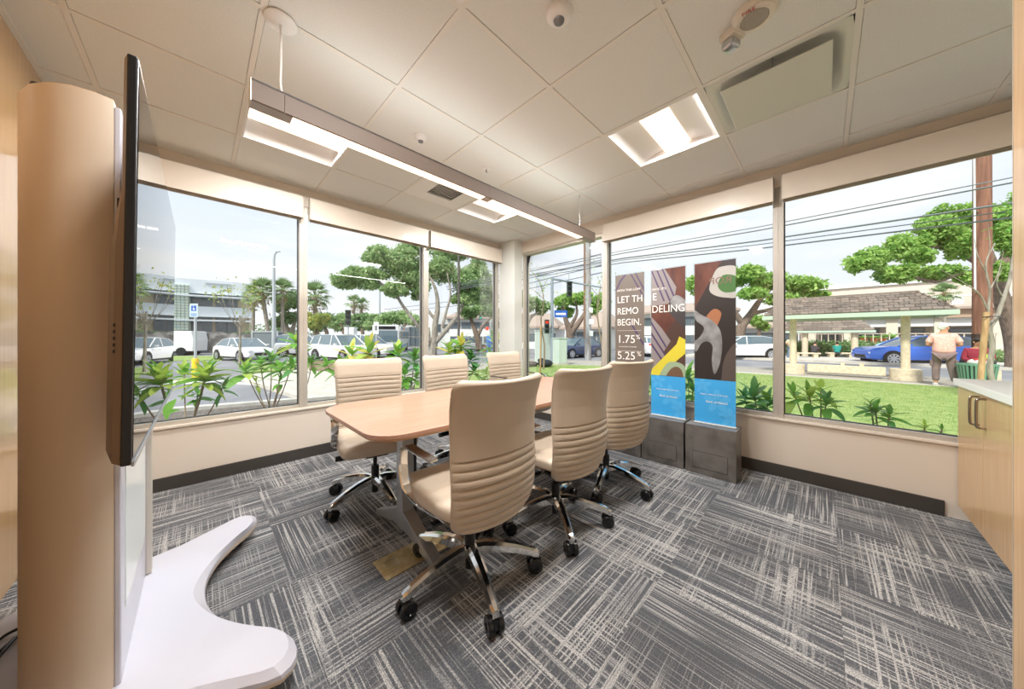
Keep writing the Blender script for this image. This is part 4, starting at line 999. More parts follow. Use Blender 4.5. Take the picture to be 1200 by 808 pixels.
sb = MB().box((-.06,-.034,1.88),(.06,-.03,2.12)).build('symbol', mat('sign_grey', (120,124,128), .5), o)
# traffic signals
red, grn = mat('lamp_red', (230,60,40), .4, emit=1.0), mat('lamp_green', (30,190,150), .4, emit=1.0); sigm = mat('signal_housing', (70, 84, 78), .6)
def signal_head(parent, c, s=1.0, lit=0):
    g = MB().box((c[0]-.17*s, c[1]-.12*s, c[2]-.5*s), (c[0]+.17*s, c[1]+.10*s, c[2]+.5*s)).build('signal_head', sigm, parent, bevel=.02)
    for k in range(3):
        z = c[2]+(.32-.32*k)*s
        MB().lathe([(.02,-.02),(.12*s,-.02),(.12*s,.0),(.02,0)], (c[0], c[1]-.13*s, z), 14, ax='y').build('lamp', (red if (k == 0 and lit == 1) else grn if (k == 2 and lit == 2) else black), g)
        MB().add([(c[0]-.14*s, c[1]-.13*s, z+.05*s),(c[0]+.14*s, c[1]-.13*s, z+.05*s),(c[0]+.14*s, c[1]-.36*s, z+.12*s),(c[0]-.14*s, c[1]-.36*s, z+.12*s),(c[0]-.14*s, c[1]-.13*s, z+.14*s),(c[0]+.14*s, c[1]-.13*s, z+.14*s),(c[0]+.14*s, c[1]-.36*s, z+.14*s),(c[0]-.14*s, c[1]-.36*s, z+.14*s)],
                 [(0,1,2,3),(7,6,5,4),(0,4,5,1),(1,5,6,2),(2,6,7,3),(3,7,4,0)]).build('visor', sigm, g)
x, y = at(575, 36); o = thing('traffic_signal', 'white mast arm traffic signal with green lights beside the corner column', 'traffic signal', (x, y, GZ), R(-45))
h = zat(369, 36)-GZ; MB().tube([(0,0,0),(0,0,h)], .14, 12).tube([(.1,0,h),(-4.2,0,h+.35)], .09, 10).build('mast', mat('mast_white', (226,232,232), .4), o, smooth=60)
for dx in (-2.5, -1.15): signal_head(o, (dx, -.1, h-.05), 1.0, 2)
MB().ball((-.4,-.1,h-1.6), .22, 12).build('stop_hand', red, o)
x, y = at(408, 25); o = thing('traffic_signal', 'dark traffic signal head on a post above the white sport utility car', 'traffic signal', (x, y, GZ), R(-20))
MB().tube([(0,0,0),(0,0,2.9)], .06, 10).build('post', post, o); signal_head(o, (0,-.1,3.1), 1.2, 0)
o = thing('utility_box', 'white cabinet below the dark signal head behind the parked cars', 'cabinet', (*at(411, 29), GZ), R(-45)); MB().box((-.45,-.3,0),(.45,.3,2.45)).build('body', signw, o, bevel=.02); MB().box((-.42,-.31,.2),(.42,-.30,2.3)).build('door', signw, o)
x, y = at(647, 17); o = thing('traffic_signal', 'pale street pole with long mast arm, signal head and blue street sign', 'traffic signal', (x, y, GZ), R(-45))
h = zat(326, 17)-GZ; MB().tube([(0,0,0),(0,0,h)], [.09,.07], 12).tube([(0,0,h-.05),(2.9,0,h-.55)], [.06,.04], 10).build('mast', mat('mast_grey', (160,172,182), .4, .3), o, smooth=60)
signal_head(o, (.92,-.1,h-.62), .8, 0); MB().tube([(.92,0,h-.1),(.92,0,h+.35),(1.2,0,h+.5)], .025, 6).build('camera_arm', post, o)
sp = MB().box((.12,-.02,zat(372,17)-GZ),(.82,.0,zat(364,17)-GZ)).build('street_name_plate', signb, o)
MB().box((.20,-.024,zat(369.4,17)-GZ),(.74,-.02,zat(367,17)-GZ)).build('lettering_line', signw, sp)
signal_head(o, (-.30,-.12,zat(383,17)-GZ), .75, 1)
cabm = mat('cabinet_sage', (200, 214, 206), .5)
for px, d, w_, h_, lab in ((636, 17.5, .36, 2.15, 'tall pale utility cabinet behind the staked sapling'), (656, 15.4, .24, 1.05+.6, 'pale green utility cabinet in front of the navy car')):
    x, y = at(px, d); z0 = LZ if d < 16 else GZ; o = thing('utility_box', lab, 'cabinet', (x, y, z0), R(-20))
    top = zat(388 if px < 650 else 397, d)-z0
    MB().box((-w_,-.28,.08),(w_,.28,top)).build('body', cabm, o, bevel=.015); MB().box((-w_-.03,-.31,top),(w_+.03,.31,top+.04)).build('lid', cabm, o); MB().box((-w_-.05,-.33,0),(w_+.05,.33,.08)).build('plinth', concrete, o)
    MB().box((-w_+.04,-.29,.15),(w_-.04,-.28,top-.08)).build('door', cabm, o, bevel=.004)
dk = mat('dark_bag', (44, 48, 54), .6)
tag(MB().ball((*at(622, 14.4), LZ+.11), (.38,.28,.14), 14).build('bag', mat('bag_brown', (84,72,66), .7), smooth=60), 'low dark brown bundle lying at the lawn edge, left of the sapling stake', 'bag')
tag(MB().ball((*at(639, 14.2), LZ+.16), (.42,.30,.18), 14).ball((*at(634, 14.2), LZ+.30), (.18,.14,.10), 12).build('bag', dk, smooth=60), 'black lumpy bag on the lawn edge behind the sapling stake', 'bag')
# blue newspaper box stack and cone
x, y = at(577, 17.0); o = thing('news_box', 'bright blue newspaper box standing beside the white corner column', 'box', (x, y, GZ), R(-45))
MB().box((-.30,-.25,.1),(.30,.25,1.62)).build('body', mat('box_blue', (40,128,220), .4), o, bevel=.02); MB().box((-.24,-.27,.6),(.24,-.25,1.3)).build('door', mat('box_navy', (44,84,190), .4), o)
for s in (-1, 1): MB().box((s*.22-.03,-.2,0),(s*.22+.03,.2,.1)).build('foot', black, o)
orange = mat('cone_orange', (240,92,40), .5)
for px, py, lab in ((568, 412, 'orange traffic cone at the foot of the blue newspaper box'), (618, 408.5, 'orange traffic cone on the road beyond the brown bundle')):
    d = F*(EYE-GZ)/(py-HZ) if px < 600 else 32; x, y = at(px, d)
    c = thing('traffic_cone', lab, 'cone', (x, y, GZ)); MB().box((-.18,-.18,0),(.18,.18,.04)).build('base', orange, c); MB().lathe([(.14,.04),(.08,.35),(.03,.72)], n=16).build('body', orange, c, smooth=60); MB().lathe([(.102,.30),(.072,.45)], n=16).build('band', signw, c)
# utility poles and wires
x, y = at(689, 19); o = thing('utility_pole', 'pale grey utility pole with a brown edge in the narrow corner window', 'utility pole', (x, y, GZ), R(-45))
MB().tube([(0,0,0),(0,0,11)], [.20,.15], 14).build('pole', mat('pole_grey', (178,182,186), .7, noise=(3,(3,3,.4),(150,140,134),.4,.6)), o, smooth=60)
MB().tube([(-.22,0,1.5),(-.22,0,10.8)], .05, 8).build('conduit', mat('conduit_brown', (150,116,96), .6), o, smooth=60)
for z, w_ in ((1.6,.12),(2.3,.14),(3.0,.11)): MB().box((.02,-.32,z),(w_*2,-.15,z+.32)).build('meter_box', signw, o, bevel=.02)
MB().box((-1.3,-.06,8.6),(1.3,.06,8.75)).build('crossarm', barkp, o)
tx = thing('utility_pole', 'thick brown wooden utility pole behind the man and rubbish bin', 'utility pole', (*at(1151, 9.4), LZ), R(-45))
pm = mat('pole_wood', (158, 112, 92), .85, noise=(4, (3,3,.3), (122, 84, 70), .4, .62))
MB().tube([(0,0,0),(0,0,9.5)], [.185,.16], 20).build('pole', pm, tx, smooth=60)
MB().tube([(0,0,0),(0,0,1.45)], [.190,.187], 20).build('dark_foot', mat('pole_dark', (82,66,60), .9, noise=(5,(3,3,.5),(60,52,50),.4,.6)), tx, smooth=60)
MB().tube([(-.36,-.1,zat(341,9.4)-LZ),(-.40,-.1,8.5)], .022, 8).build('white_conduit', signw, tx, smooth=60)
MB().tube([(-.39,-.1,5.15),(-.1,0,5.05)], .02, 6).tube([(-.36,-.1,2.7),(-.1,0,2.75)], .02, 6).build('bracket', steel, tx)
MB().tube([(.18,-.02,.0),(.16,-.02,9)], .022, 6).build('ground_wire_guard', mat('wire_guard', (150,160,150), .6), tx)
MB().box((-.12,-.20,1.25),(-.02,-.165,1.55)).build('notice', mat('notice_lilac', (216,208,228), .5), tx)
wirem = mat('wire', (120, 126, 134), .5)
def wire(label, y_at, r=.02, X=13.5, grp='overhead wires'):
    """wire running along the street; rows given where it crosses columns"""
    pts = [(X, yy, z) for yy, z in y_at]; a, b = pts[0], pts[-1]; n = 14; out = []
    for k in range(n+1):
        t = k/n; out.append((X + (b[0]-a[0])*t, a[1]+(b[1]-a[1])*t, a[2]+(b[2]-a[2])*t - .35*math.sin(PI*t)))
    tag(MB().tube(out, r, 5).build('overhead_wire', wirem), label, 'wire', grp)
def wpt(px, py, X):
    t = (px-600)/F; Y = X*(1-t)/(1+t); d = (X+Y)/math.sqrt(2); return (Y, zat(py, d))
for k, (ya, yb, r, lab) in enumerate([(294, 208, .014, 'topmost thin overhead wire across the right-hand windows'), (297, 214, .020, 'second overhead wire from the top, across the right-hand windows'),
                              (303, 238, .026, 'thick third overhead wire crossing the utility pole'), (305, 247, .014, 'fourth, thin overhead wire across the right-hand windows'), (308, 255, .022, 'lowest thick overhead wire across the right-hand windows')]):
    X = 13.2+.12*k; (Ya, za), (Yb, zb) = wpt(730, ya, X), wpt(1187, yb, X)
    Yc = Yb-6; zc = zb+(zb-za)/(Yb-Ya)*(-6)*.0; Ye = Ya+14
    tag(MB().tube([(X, Ye, za+(za-zb)/(Ya-Yb)*14*.2), (X, Ya, za), (X, (Ya*.5+Yb*.5), (za+zb)/2-.06), (X, Yb, zb), (X, Yc, zb)], r, 6).build('overhead_wire', wirem, smooth=60), lab, 'wire', 'overhead wires')
for k, (p, q, lab) in enumerate([((605, 322), (712, 296), 'upper wire in the narrow corner window'), ((605, 330), (712, 303), 'second wire in the narrow corner window'), ((605, 336), (712, 309), 'third wire in the narrow corner window'), ((605, 342), (712, 318), 'lowest wire in the narrow corner window')]):
    tag(MB().tube([tuple(at3(*p, 26)), tuple(at3(*q, 18.6))], .03, 6).build('overhead_wire', wirem), lab, 'wire', 'overhead wires')
for k, (p, q, lab) in enumerate([((450, 363), (600, 345), 'upper wire passing behind the big spreading tree'), ((450, 367), (600, 352), 'lower wire passing behind the big spreading tree')]):
    tag(MB().tube([tuple(at3(*p, 60)), tuple(at3(*q, 45))], .05, 6).build('overhead_wire', wirem), lab, 'wire', 'overhead wires')

# ---------------------------------------------------------------- bus shelters
fasc = mat('shelter_green', (188, 206, 190), .55); plaster = mat('shelter_plaster', (226, 212, 186), .8, noise=(12,(1,1,1),(206,192,166),.4,.65)); shg = mat('shingle', (142, 130, 120), .9, var=.28, noise=(6,(1,6,1),(104,94,86),.35,.7))
def shelter(x0, x1, ya, yb, ze, zr, hip, cols, base_z, label, rows, per, seatwall=None, fas=.14):
    o = thing('bus_shelter', label, 'bus shelter', ((x0+x1)/2, (ya+yb)/2, base_z)); ox, oy = (x0+x1)/2, (ya+yb)/2
    l = lambda p: (p[0]-ox, p[1]-oy, p[2]-base_z)
    xm = (x0+x1)/2; A = [(x0,ya,ze),(x1,ya,ze),(x1,yb,ze),(x0,yb,ze)]; r0, r1 = (xm,ya+hip,zr), (xm,yb-hip,zr)
    MB().add([l(p) for p in A+[r0, r1]], [(0,3,2,1),(0,4,5,3),(1,2,5,4),(0,1,4),(2,3,5)]).build('roof', mat('roof_felt', (96,88,82), .9), o)
    for nm, lo, hi in (('fascia', (x0-.05,ya-.05,ze-fas), (x0,yb+.05,ze)), ('fascia', (x1,ya-.05,ze-fas), (x1+.05,yb+.05,ze)), ('fascia', (x0,ya-.05,ze-fas), (x1,ya,ze)), ('fascia', (x0,yb,ze-fas), (x1,yb+.05,ze))):
        MB().box(l(lo), l(hi)).build(nm, fasc, o)
    MB().box(l((x0,ya,ze-.04)), l((x1,yb,ze-.01))).build('soffit', mat('soffit', (196,196,180), .8), o)
    # shingles on the street side facing the room and on the near hip
    msh = MB().box((-.01, -.5, -.0), (.5, .5, .03)).build('shingle', shg); base_mesh = msh.data; bpy.data.objects.remove(msh)
    a_s = math.atan2(zr-ze, xm-x0); sl = math.hypot(zr-ze, xm-x0)
    for r_ in range(rows):
        t = (r_+.0)/rows; y0_, y1_ = ya+hip*t, yb-hip*t; n_ = max(3, int(per*(y1_-y0_)/(yb-ya))); wd = (y1_-y0_)/n_; off = (r_ % 2)*.3
        for k in range(n_):
            s_ = bpy.data.objects.new('shingle', base_mesh); COL.objects.link(s_); s_.parent = o
            j = random.uniform(-.012, .012)
            s_.location = l((x0+(xm-x0)*t - .0 + j, y0_+(k+.5)*wd, ze+(zr-ze)*t+.012 + random.uniform(0,.008)))
            s_.rotation_euler = (0, -a_s+.06, 0); s_.scale = (sl/rows*2.2, wd*.94, 1)
    if seatwall:      # hip end shingles
        for r_ in range(rows):
            t = r_/rows; xa_, xb_ = x0+(xm-x0)*t, x1-(x1-xm)*t; n_ = max(2, int(8*(1-t))); wd = (xb_-xa_)/n_; ah = math.atan2(zr-ze, hip)
            for k in range(n_):
                s_ = bpy.data.objects.new('shingle', base_mesh); COL.objects.link(s_); s_.parent = o
                s_.location = l((xa_+(k+.5)*wd, ya+hip*t, ze+(zr-ze)*t+.012)); s_.rotation_euler = (0, -ah+.05, PI/2); s_.scale = (math.hypot(zr-ze, hip)/rows*2.0, wd*.94, 1)
    MB().box(l((xm-.08, ya+hip-.05, zr-.02)), l((xm+.08, yb-hip+.05, zr+.05))).build('ridge_cap', mat('ridge', (134,124,116), .9), o)
    for cx, cy, r_ in cols:
        MB().tube([l((cx,cy,base_z)), l((cx,cy,ze-.02))], r_, 22).build('column', plaster, o, smooth=60)
        if seatwall: MB().tube([l((cx,cy,base_z)), l((cx,cy,base_z+.36))], .33, 28).build('column_drum', plaster, o, smooth=50, bevel=.01)
    if seatwall:
        (wx, wy0, wy1) = seatwall
        MB().box(l((wx-.12,wy0,base_z+.10)), l((wx+.16,wy1,base_z+.38))).build('seat_wall', plaster, o, bevel=.02)
        for f in (.28, .52): MB().box(l((wx-.05,wy0+(wy1-wy0)*f-.05,base_z+.38)), l((wx+.10,wy0+(wy1-wy0)*f+.05,base_z+.47))).build('seat_divider', plaster, o)
    return o
shelter(15.05, 17.5, -2.62, 1.62, 1.94, 2.60, .55, [(15.75,-1.80,.10),(15.75,.84,.10)], LZ-.01, 'open bus shelter with weathered shingle roof, green fascia and round plaster columns', 7, 21, (15.8, -1.4, .45))
x, y = at(965, 23)
shelter(x-1.5+1.2, x+1.5+1.2, y-2.45, y+2.6, 1.62, 2.5, .8, [(x+.1,y-1.55,.18),(x+.1,y+1.0,.18)], GZ, 'smaller second bus shelter with shingle roof across the road', 5, 10, None, .16)
benchm = plaster
for px, lab in ((944, 'pale stone bench under the far shelter beside the seated person in black'), (985, 'pale stone bench under the far shelter holding the person in teal')):
    x, y = at(px, 22.0); o = thing('bench', lab, 'bench', (x, y, GZ), R(-70))
    MB().box((-.75,-.22,.36),(.75,.22,.46)).build('seat', benchm, o, bevel=.02)
    for s in (-1, 1): MB().box((s*.5-.12,-.18,0),(s*.5+.12,.18,.36)).build('leg', benchm, o)

# rubbish bin with slats
x, y = at(1145, 8.1); o = thing('rubbish_bin', 'green slatted rubbish bin beside the man, white paper heaped on top', 'bin', (x, y, LZ)); o.scale = (.74, .74, 1)
bg_ = mat('bin_green', (104, 156, 130), .5)
MB().lathe([(.30,.02),(.36,.60),(.36,.62),(.30,.62)], n=28).build('liner', mat('bin_liner', (44,70,60), .7), o, smooth=40)
for z, r_ in ((.04,.33),(.64,.42)): MB().lathe([(r_-.02,z-.02),(r_+.012,z-.02),(r_+.012,z+.025),(r_-.02,z+.025)], n=28).build('hoop', bg_, o, smooth=30)
s0 = MB().add([(.325,-.022,.04),(.340,-.022,.04),(.340,.022,.04),(.325,.022,.04),(.415,-.026,.66),(.43,-.026,.66),(.43,.026,.66),(.415,.026,.66)], [(0,3,2,1),(4,5,6,7),(0,1,5,4),(1,2,6,5),(2,3,7,6),(3,0,4,7)]).build('slat', bg_, o)
for k in range(1, 28):
    c = s0.copy(); COL.objects.link(c); c.rotation_euler[2] = 2*PI*k/28
MB().ball((-.05,-.02,.70), (.30,.24,.10), 12).build('rubbish', mat('paper', (232,230,222), .8), o, smooth=40)
MB().box((-.25,-.20,.74),(.08,.10,.80)).build('carton', mat('carton_red', (214,60,52), .6), o, bevel=.01)
MB().ball((.34,-.30,.72), (.22,.16,.14), 12).build('bag', mat('bag_black_green', (60,62,66), .6), o, smooth=60)
MB().ball((.20,-.22,.76), (.08,.18,.16), 10).build('bag_trim', mat('lime', (170,220,60), .5), o, smooth=60)

# staked sapling by the bin
x, y = at(1153, 6.9); o = thing('young_tree', 'bare young tree tied to a tan wooden stake beside the rubbish bin', 'tree', (x, y, LZ)); b = Vector((x, y, LZ))
g = MB()
for pts, r0, r1 in (([(1163,450,6.9),(1160,430,6.9),(1163,405,6.9),(1160,385,6.9),(1168,372,6.9),(1176,350,6.9),(1184,325,6.9),(1188,300,6.9)], .05, .025), ([(1160,385,6.9),(1158,365,6.9),(1160,340,6.9),(1155,310,6.9),(1166,285,6.9)], .028, .010),
                    ([(1158,365,6.9),(1148,345,6.9),(1130,332,6.9),(1102,316,6.9)], .016, .005), ([(1160,340,6.9),(1170,320,6.9),(1176,295,6.9)], .014, .005), ([(1157,322,6.9),(1146,300,6.9),(1142,280,6.9)], .012, .004), ([(1155,310,6.9),(1160,290,6.9),(1158,262,6.9)], .010, .004), ([(1176,350,6.9),(1168,332,6.9),(1176,312,6.9)], .012, .004)):
    pts = smooth_path([at3(*p)-b for p in pts], 4); g.tube(pts, [r0+(r1-r0)*i/(len(pts)-1) for i in range(len(pts))], 8)
g.build('trunk', barkp, o, smooth=60)
MB().tube([at3(1149,445,6.75)-b, at3(1156,366,6.75)-b], .048, 12).build('stake', mat('stake_tan', (200,164,120), .8, noise=(6,(3,3,.4),(172,136,96),.4,.6)), o, smooth=60)
MB().tube([at3(1152,372,6.7)-b, at3(1162,371,6.7)-b, at3(1174,371,6.9)-b], .012, 6).build('tie', black, o)
for k in range(22):
    px, py = random.choice([(1170,248),(1178,240),(1160,262),(1176,255),(1184,262),(1186,236),(1168,275)]); add_leaf(o, LM['g'][k%3], at3(px+random.uniform(-8,8), py+random.uniform(-8,8), 6.9)-b, random.uniform(0,6), random.uniform(-.5,.6), random.uniform(.10,.17))
# two thin saplings in the corner window
for (sx, dd, pts, lab) in ((636, 11.5, [(637,433),(638,405),(634,380),(637,350),(632,330)], 'thin staked sapling on the lawn in the narrow corner window'), (704, 10.5, [(705,440),(706,410),(702,385),(700,360),(704,335)], 'thin leaning sapling just left of the mullion by the banners')):
    b = Vector((*at(sx, dd), LZ)); o = thing('young_tree', lab, 'tree', b); g = MB()
    P_ = smooth_path([at3(*p, dd)-b for p in pts], 4); g.tube(P_, [.035-.025*i/len(P_) for i in range(len(P_))], 7)
    for k in range(5): q = P_[len(P_)//2+k*2]; g.tube([q, q+Vector((random.uniform(-.5,.5), random.uniform(-.5,.5), .45))], [.012,.004], 5)
    g.build('trunk', twig, o, smooth=60)
    if sx == 636: MB().tube([(-.14,0,0),(-.10,0,1.75)], .03, 8).build('stake', mat('stake_tan', (200,164,120)), o)
    Pq = np.array([tuple(P_[-1])]) + rng.normal(size=(70, 3))*.35; clump_mesh('foliage', Pq, np.zeros_like(Pq), .10, .5, lf_bright, o)
# sparse thin trees in front of the office block
for (sx, dd, top, lab) in ((281, 15.5, 332, 'sparse thin young tree in front of the parked white sedan'),):
    b = Vector((*at(sx, dd), GZ)); o = thing('young_tree', lab, 'tree', b); g = MB(); ht = zat(top, dd)-GZ
    g.tube([(0,0,0),(.02,0,ht*.5),(0,0,ht*.62)], [.06,.045,.04], 8); tips = []
    for k in range(9):
        a = k*2.4; q = Vector((math.cos(a)*.9*random.uniform(.5,1.3), math.sin(a)*.9*random.uniform(.5,1.3), ht*random.uniform(.7,1))); g.tube(smooth_path([(0,0,ht*.45+k*.03),(q.x*.5,q.y*.5,ht*.62),q], 4), [.02]*4+[.01]*5, 5); tips.append(q)
    g.build('trunk', barkp, o, smooth=60)
    Pq = np.concatenate([np.array([tuple(q)]) + rng.normal(size=(26, 3))*.20 for q in tips]); clump_mesh('foliage', Pq, np.zeros_like(Pq), .13, .5, lf_yel, o)

# ---------------------------------------------------------------- trees farther off
tree('big spreading green tree with forking grey trunks filling the middle windows', (*at(508, 23), GZ),
     [(br((507,419,23),(509,400,23),(510,380,23),(513,360,23),(510,338,23),(500,318,23)), [.30,.24,.20,.12,.06]),
      (br((508,404,23),(522,388,23),(536,370,23.5),(545,350,24),(552,325,24)), [.20,.17,.14,.09,.05]),
      (br((507,402,23),(496,390,22.6),(482,372,22),(468,352,22),(462,335,22)), [.18,.15,.13,.10,.05]),
      (br((511,376,23),(500,362,23),(488,345,23),(478,325,23)), [.13,.10,.07,.04]), (br((518,385,23),(523,365,23),(528,345,23),(524,320,23)), [.12,.09,.07,.04]),
      (br((466,350,22),(450,335,22),(432,325,22),(412,325,22)), [.10,.08,.06,.03]), (br((462,340,22),(472,325,22),(478,308,22)), [.08,.06,.03])],
     [bl(404,330,22,22,14,2000), bl(428,324,22,28,17,2800), bl(446,300,22.5,26,16,2400), bl(472,312,23,32,24,3600), bl(462,340,22,22,12,1600), bl(486,330,23,24,18,2200), bl(495,318,24,24,16,1900),
      bl(520,318,24,24,20,2200), bl(546,330,24,24,20,2200), bl(562,325,25,20,28,2600), bl(548,350,24,22,14,1800), bl(572,345,26,14,16,1200), bl(492,347,24,14,7,500), bl(530,298,25,26,10,1200), bl(482,291,24,24,9,1200)], .21, lf_mid, barkp, sub=26, dens=2.0)
tree('smaller dark-trunked tree in front of the white two storey building', (*at(561, 31), GZ), [(br((562,410,31),(559,395,31),(554,380,31),(548,365,31)), [.35,.28,.2,.1]), (br((559,396,31),(566,382,31),(576,372,31)), [.22,.16,.08])],
     [bl(548,366,31,16,10,1200), bl(570,362,32,16,12,1200), bl(560,352,33,20,8,900)], .34, lf_mid, bark)
tree('low rounded tree with a forked trunk beside the bus', (*at(463, 38), GZ), [(br((463,404,38),(463,395,38),(456,383,38)), [.35,.3,.15]), (br((463,396,38),(472,384,38),(480,376,38)), [.25,.2,.1])],
     [bl(452,374,38,16,9,1100), bl(470,372,39,18,10,1300), bl(484,376,38,13,8,900)], .34, lf_mid, bark)
for px, lab, m, n in ((382, 'round green tree behind the parked cars, left one of the row', lf_dark, 1100), (402, 'green tree behind the dark traffic signal head', lf_mid, 1300), (424, 'green tree in the row behind the white sport utility car', lf_dark, 1300), (440, 'olive green tree behind the thin white sign', lf_mid, 1100)):
    tree(lab, (*at(px, 44), GZ), [(br((px,402,44),(px+1,390,44),(px-3,380,44)), [.3,.25,.15])], [bl(px-8,382,44,10,8,n/2), bl(px+6,378,45,13,10,n/2), bl(px,372,46,12,6,n/3)], .42, m, bark, group='row of round trees behind the parked cars')
tree('tall dark tree behind the palms, left of the mullion', (*at(336, 36), GZ), [(br((338,405,36),(337,390,36),(332,370,36)), [.4,.3,.15]), (br((338,396,36),(345,380,36),(347,365,36)), [.3,.2,.1])],
     [bl(330,358,36,14,14,1400), bl(344,352,37,12,12,1200), bl(338,372,36,15,10,1200), bl(325,378,36,10,10,700)], .36, lf_dark, barkp)
tree('small yellow-flecked tree at the left of the second window', (*at(370, 30), GZ), [(br((372,405,30),(372,392,30),(368,380,30)), [.2,.16,.1])], [bl(368,380,30,12,9,1000), bl(380,374,30,10,8,800), bl(362,374,31,8,8,500)], .34, lf_yel, bark)
o = tag(clump_mesh('hedge', *cloud([((*at(300, 37), .6), (3.2,2.2,1.2), 1200), ((*at(345, 37), .6), (3.5,2,1.3), 1200), ((*at(322, 39), 1.2), (3.5,2,1.6), 1200)]), .35, .55, lf_dark), 'dark shrubbery massed beneath the palms beside the office block', 'shrubs')
tree('pale-trunked tree at the left edge of the narrow corner window', (*at(614, 27), GZ), [(br((614,402,27),(616,385,27),(622,372,27),(632,366,27)), [.3,.22,.15,.08]), (br((616,388,27),(613,372,27),(618,358,27)), [.2,.15,.08])],
     [bl(620,356,27,13,12,1200), bl(634,360,28,12,12,1000), bl(610,350,28,12,10,700)], .32, lf_mid, barkp)
tree('green tree with twisting grey branches behind the utility cabinets', (*at(668, 27), GZ), [(br((668,404,27),(667,388,27),(662,372,27),(658,358,27)), [.38,.28,.18,.08]), (br((668,392,27),(680,376,27),(688,362,27),(694,350,27)), [.28,.2,.12,.06]), (br((667,385,27),(676,368,27),(674,352,27)), [.18,.12,.05])],
     [bl(662,352,27,13,9,1100), bl(680,350,28,15,10,1400), bl(694,362,28,11,10,900), bl(664,366,28,12,8,700), bl(706,352,28,10,10,600)], .32, lf_bright, bark)
tree('green spreading tree left of the last mullion, behind the claw banner', (*at(868, 29), GZ), [(br((866,402,29),(868,385,29),(880,368,29),(892,350,29),(905,338,29)), [.5,.4,.3,.2,.1]), (br((870,380,29),(858,362,29),(845,345,29)), [.3,.2,.1]), (br((880,368,29),(905,362,29),(925,352,29)), [.2,.14,.06])],
     [bl(880,322,29,25,15,2300), bl(905,332,29,26,14,2300), bl(940,336,29,26,13,2300), bl(918,350,28,22,9,1300), bl(850,325,30,22,15,1500), bl(958,346,29,14,7,700), bl(880,345,28,18,9,900), bl(820,335,31,20,16,1000)], .36, lf_bright, bark)
tree('huge dark-limbed tree behind the brown utility pole at the right', (*at(1186, 14.5), GZ),
     [(br((1196,432,14.5),(1192,404,14.5),(1184,375,14.5),(1174,350,14.5),(1168,325,14.5),(1160,300,14.5),(1150,270,14.5)), [.42,.34,.28,.22,.15,.08]), (br((1182,368,14.5),(1192,352,14.3),(1206,345,14)), [.28,.24,.2]),
      (br((1170,335,14.5),(1140,325,14.3),(1110,318,14),(1080,316,14)), [.30,.22,.15,.08]), (br((1166,318,14.5),(1135,300,14.5),(1105,290,14.5),(1075,288,14.5)), [.22,.16,.10,.05]), (br((1168,325,14.5),(1185,290,14.5),(1200,262,14.5)), [.22,.15,.08]), (br((1120,321,14),(1095,330,13.8),(1060,322,13.6)), [.12,.08,.04])],
     [bl(1018,306,13.8,28,18,2600), bl(1050,322,13.6,26,13,2000), bl(1062,290,14.5,30,20,2600), bl(1098,270,14.5,34,20,2800), bl(1130,285,14,30,18,2200), bl(1112,252,15,28,14,1800), bl(1150,255,15,28,18,2200), bl(1178,278,14.5,26,26,2200), bl(1095,320,13.8,30,12,1800), bl(1136,325,14,22,11,1200), bl(1175,320,14,16,16,900), bl(1196,250,15,22,26,1500), bl(1082,300,13.4,22,12,1200)], .19, lf_bright, bark, sub=14)
o = tag(clump_mesh('hedge', *cloud([((*at(x_, 26), GZ+.65), (1.4,1.4,.65), 800) for x_ in (925, 945, 962, 980, 998, 1016)]), .22, .55, lf_dark), 'clipped dark green hedge behind the far bus shelter benches', 'hedge')
o = tag(clump_mesh('hedge', *cloud([((*at(x_, 19), GZ+.40), (1.1,1.1,.4), 500) for x_ in (1172, 1186, 1200, 1214)]), .2, .55, lf_mid), 'low green shrubs across the road at the far right', 'shrubs')
tree('small green street tree beyond the road, between mullion and shelter', (*at(889, 38), GZ), [(br((889,398,38),(890,385,38)), [.2,.15])], [bl(888,376,38,11,10,900), bl(896,384,38,8,6,400)], .36, lf_bright, bark)

# palms: fronds are separate pieces
def frond_mesh():
    m = MB(); m.tube([(0,0,0),(.35,0,.10),(.75,0,.10)], [.03,.022,.016], 5)
    for k in range(13):
        a = R(-78+13*k); L = .95-.25*abs(k-6)/6
        c, s = math.cos(a), math.sin(a); p = Vector((.72, 0, .10)); q = p + Vector((c*L*.6, s*L*.6, .03)); t = p + Vector((c*L, s*L, -.25)); w = Vector((-s, c, 0))*.055
        m.add([p-w*.3, q-w, t, q+w, p+w*.3], [(0,1,2,3,4)])
    o = m.build('frond', lf_palm); me = o.data; bpy.data.objects.remove(o); return me
FM = frond_mesh(); skirt = mat('palm_skirt', (176, 156, 116), .9)
def palm(label, px, d, py_crown, s, n=22, base=405, lean=0, grp='fan palms beside the office block'):
    x, y = at(px, d); h = zat(py_crown, d)-GZ; o = thing('palm', label, 'palm', (x, y, GZ), 0, grp)
    MB().tube(smooth_path([(lean,0,0),(lean*.5,0,h*.5),(0,0,h)], 6), .16*s, 8).build('trunk', barkp, o, smooth=60)
    P_ = np.array([[0,0,h-.55*s]]) + rng.normal(size=(160, 3))*np.array([.28,.28,.55])*s; clump_mesh('dead_skirt', P_, np.zeros_like(P_), .5*s, .2, skirt, o)
    for k in range(n):
        f = bpy.data.objects.new('frond', FM); COL.objects.link(f); f.parent = o; f.location = (0,0,h); f.scale = (s,s,s)
        f.rotation_euler = (0, -R(80 - 125*(k/n) + random.uniform(-8,8)), k*2.4)
palm('tall fan palm nearest the office block', 307, 33, 343, 1.15, lean=.8); palm('fan palm just left of the lamp post, lower crown', 297, 35, 350, .9)
palm('fan palm right of the lamp post', 331, 34, 341, 1.0, 22); palm('fan palm behind the first mullion, in the second window', 369, 32, 348, 1.15)
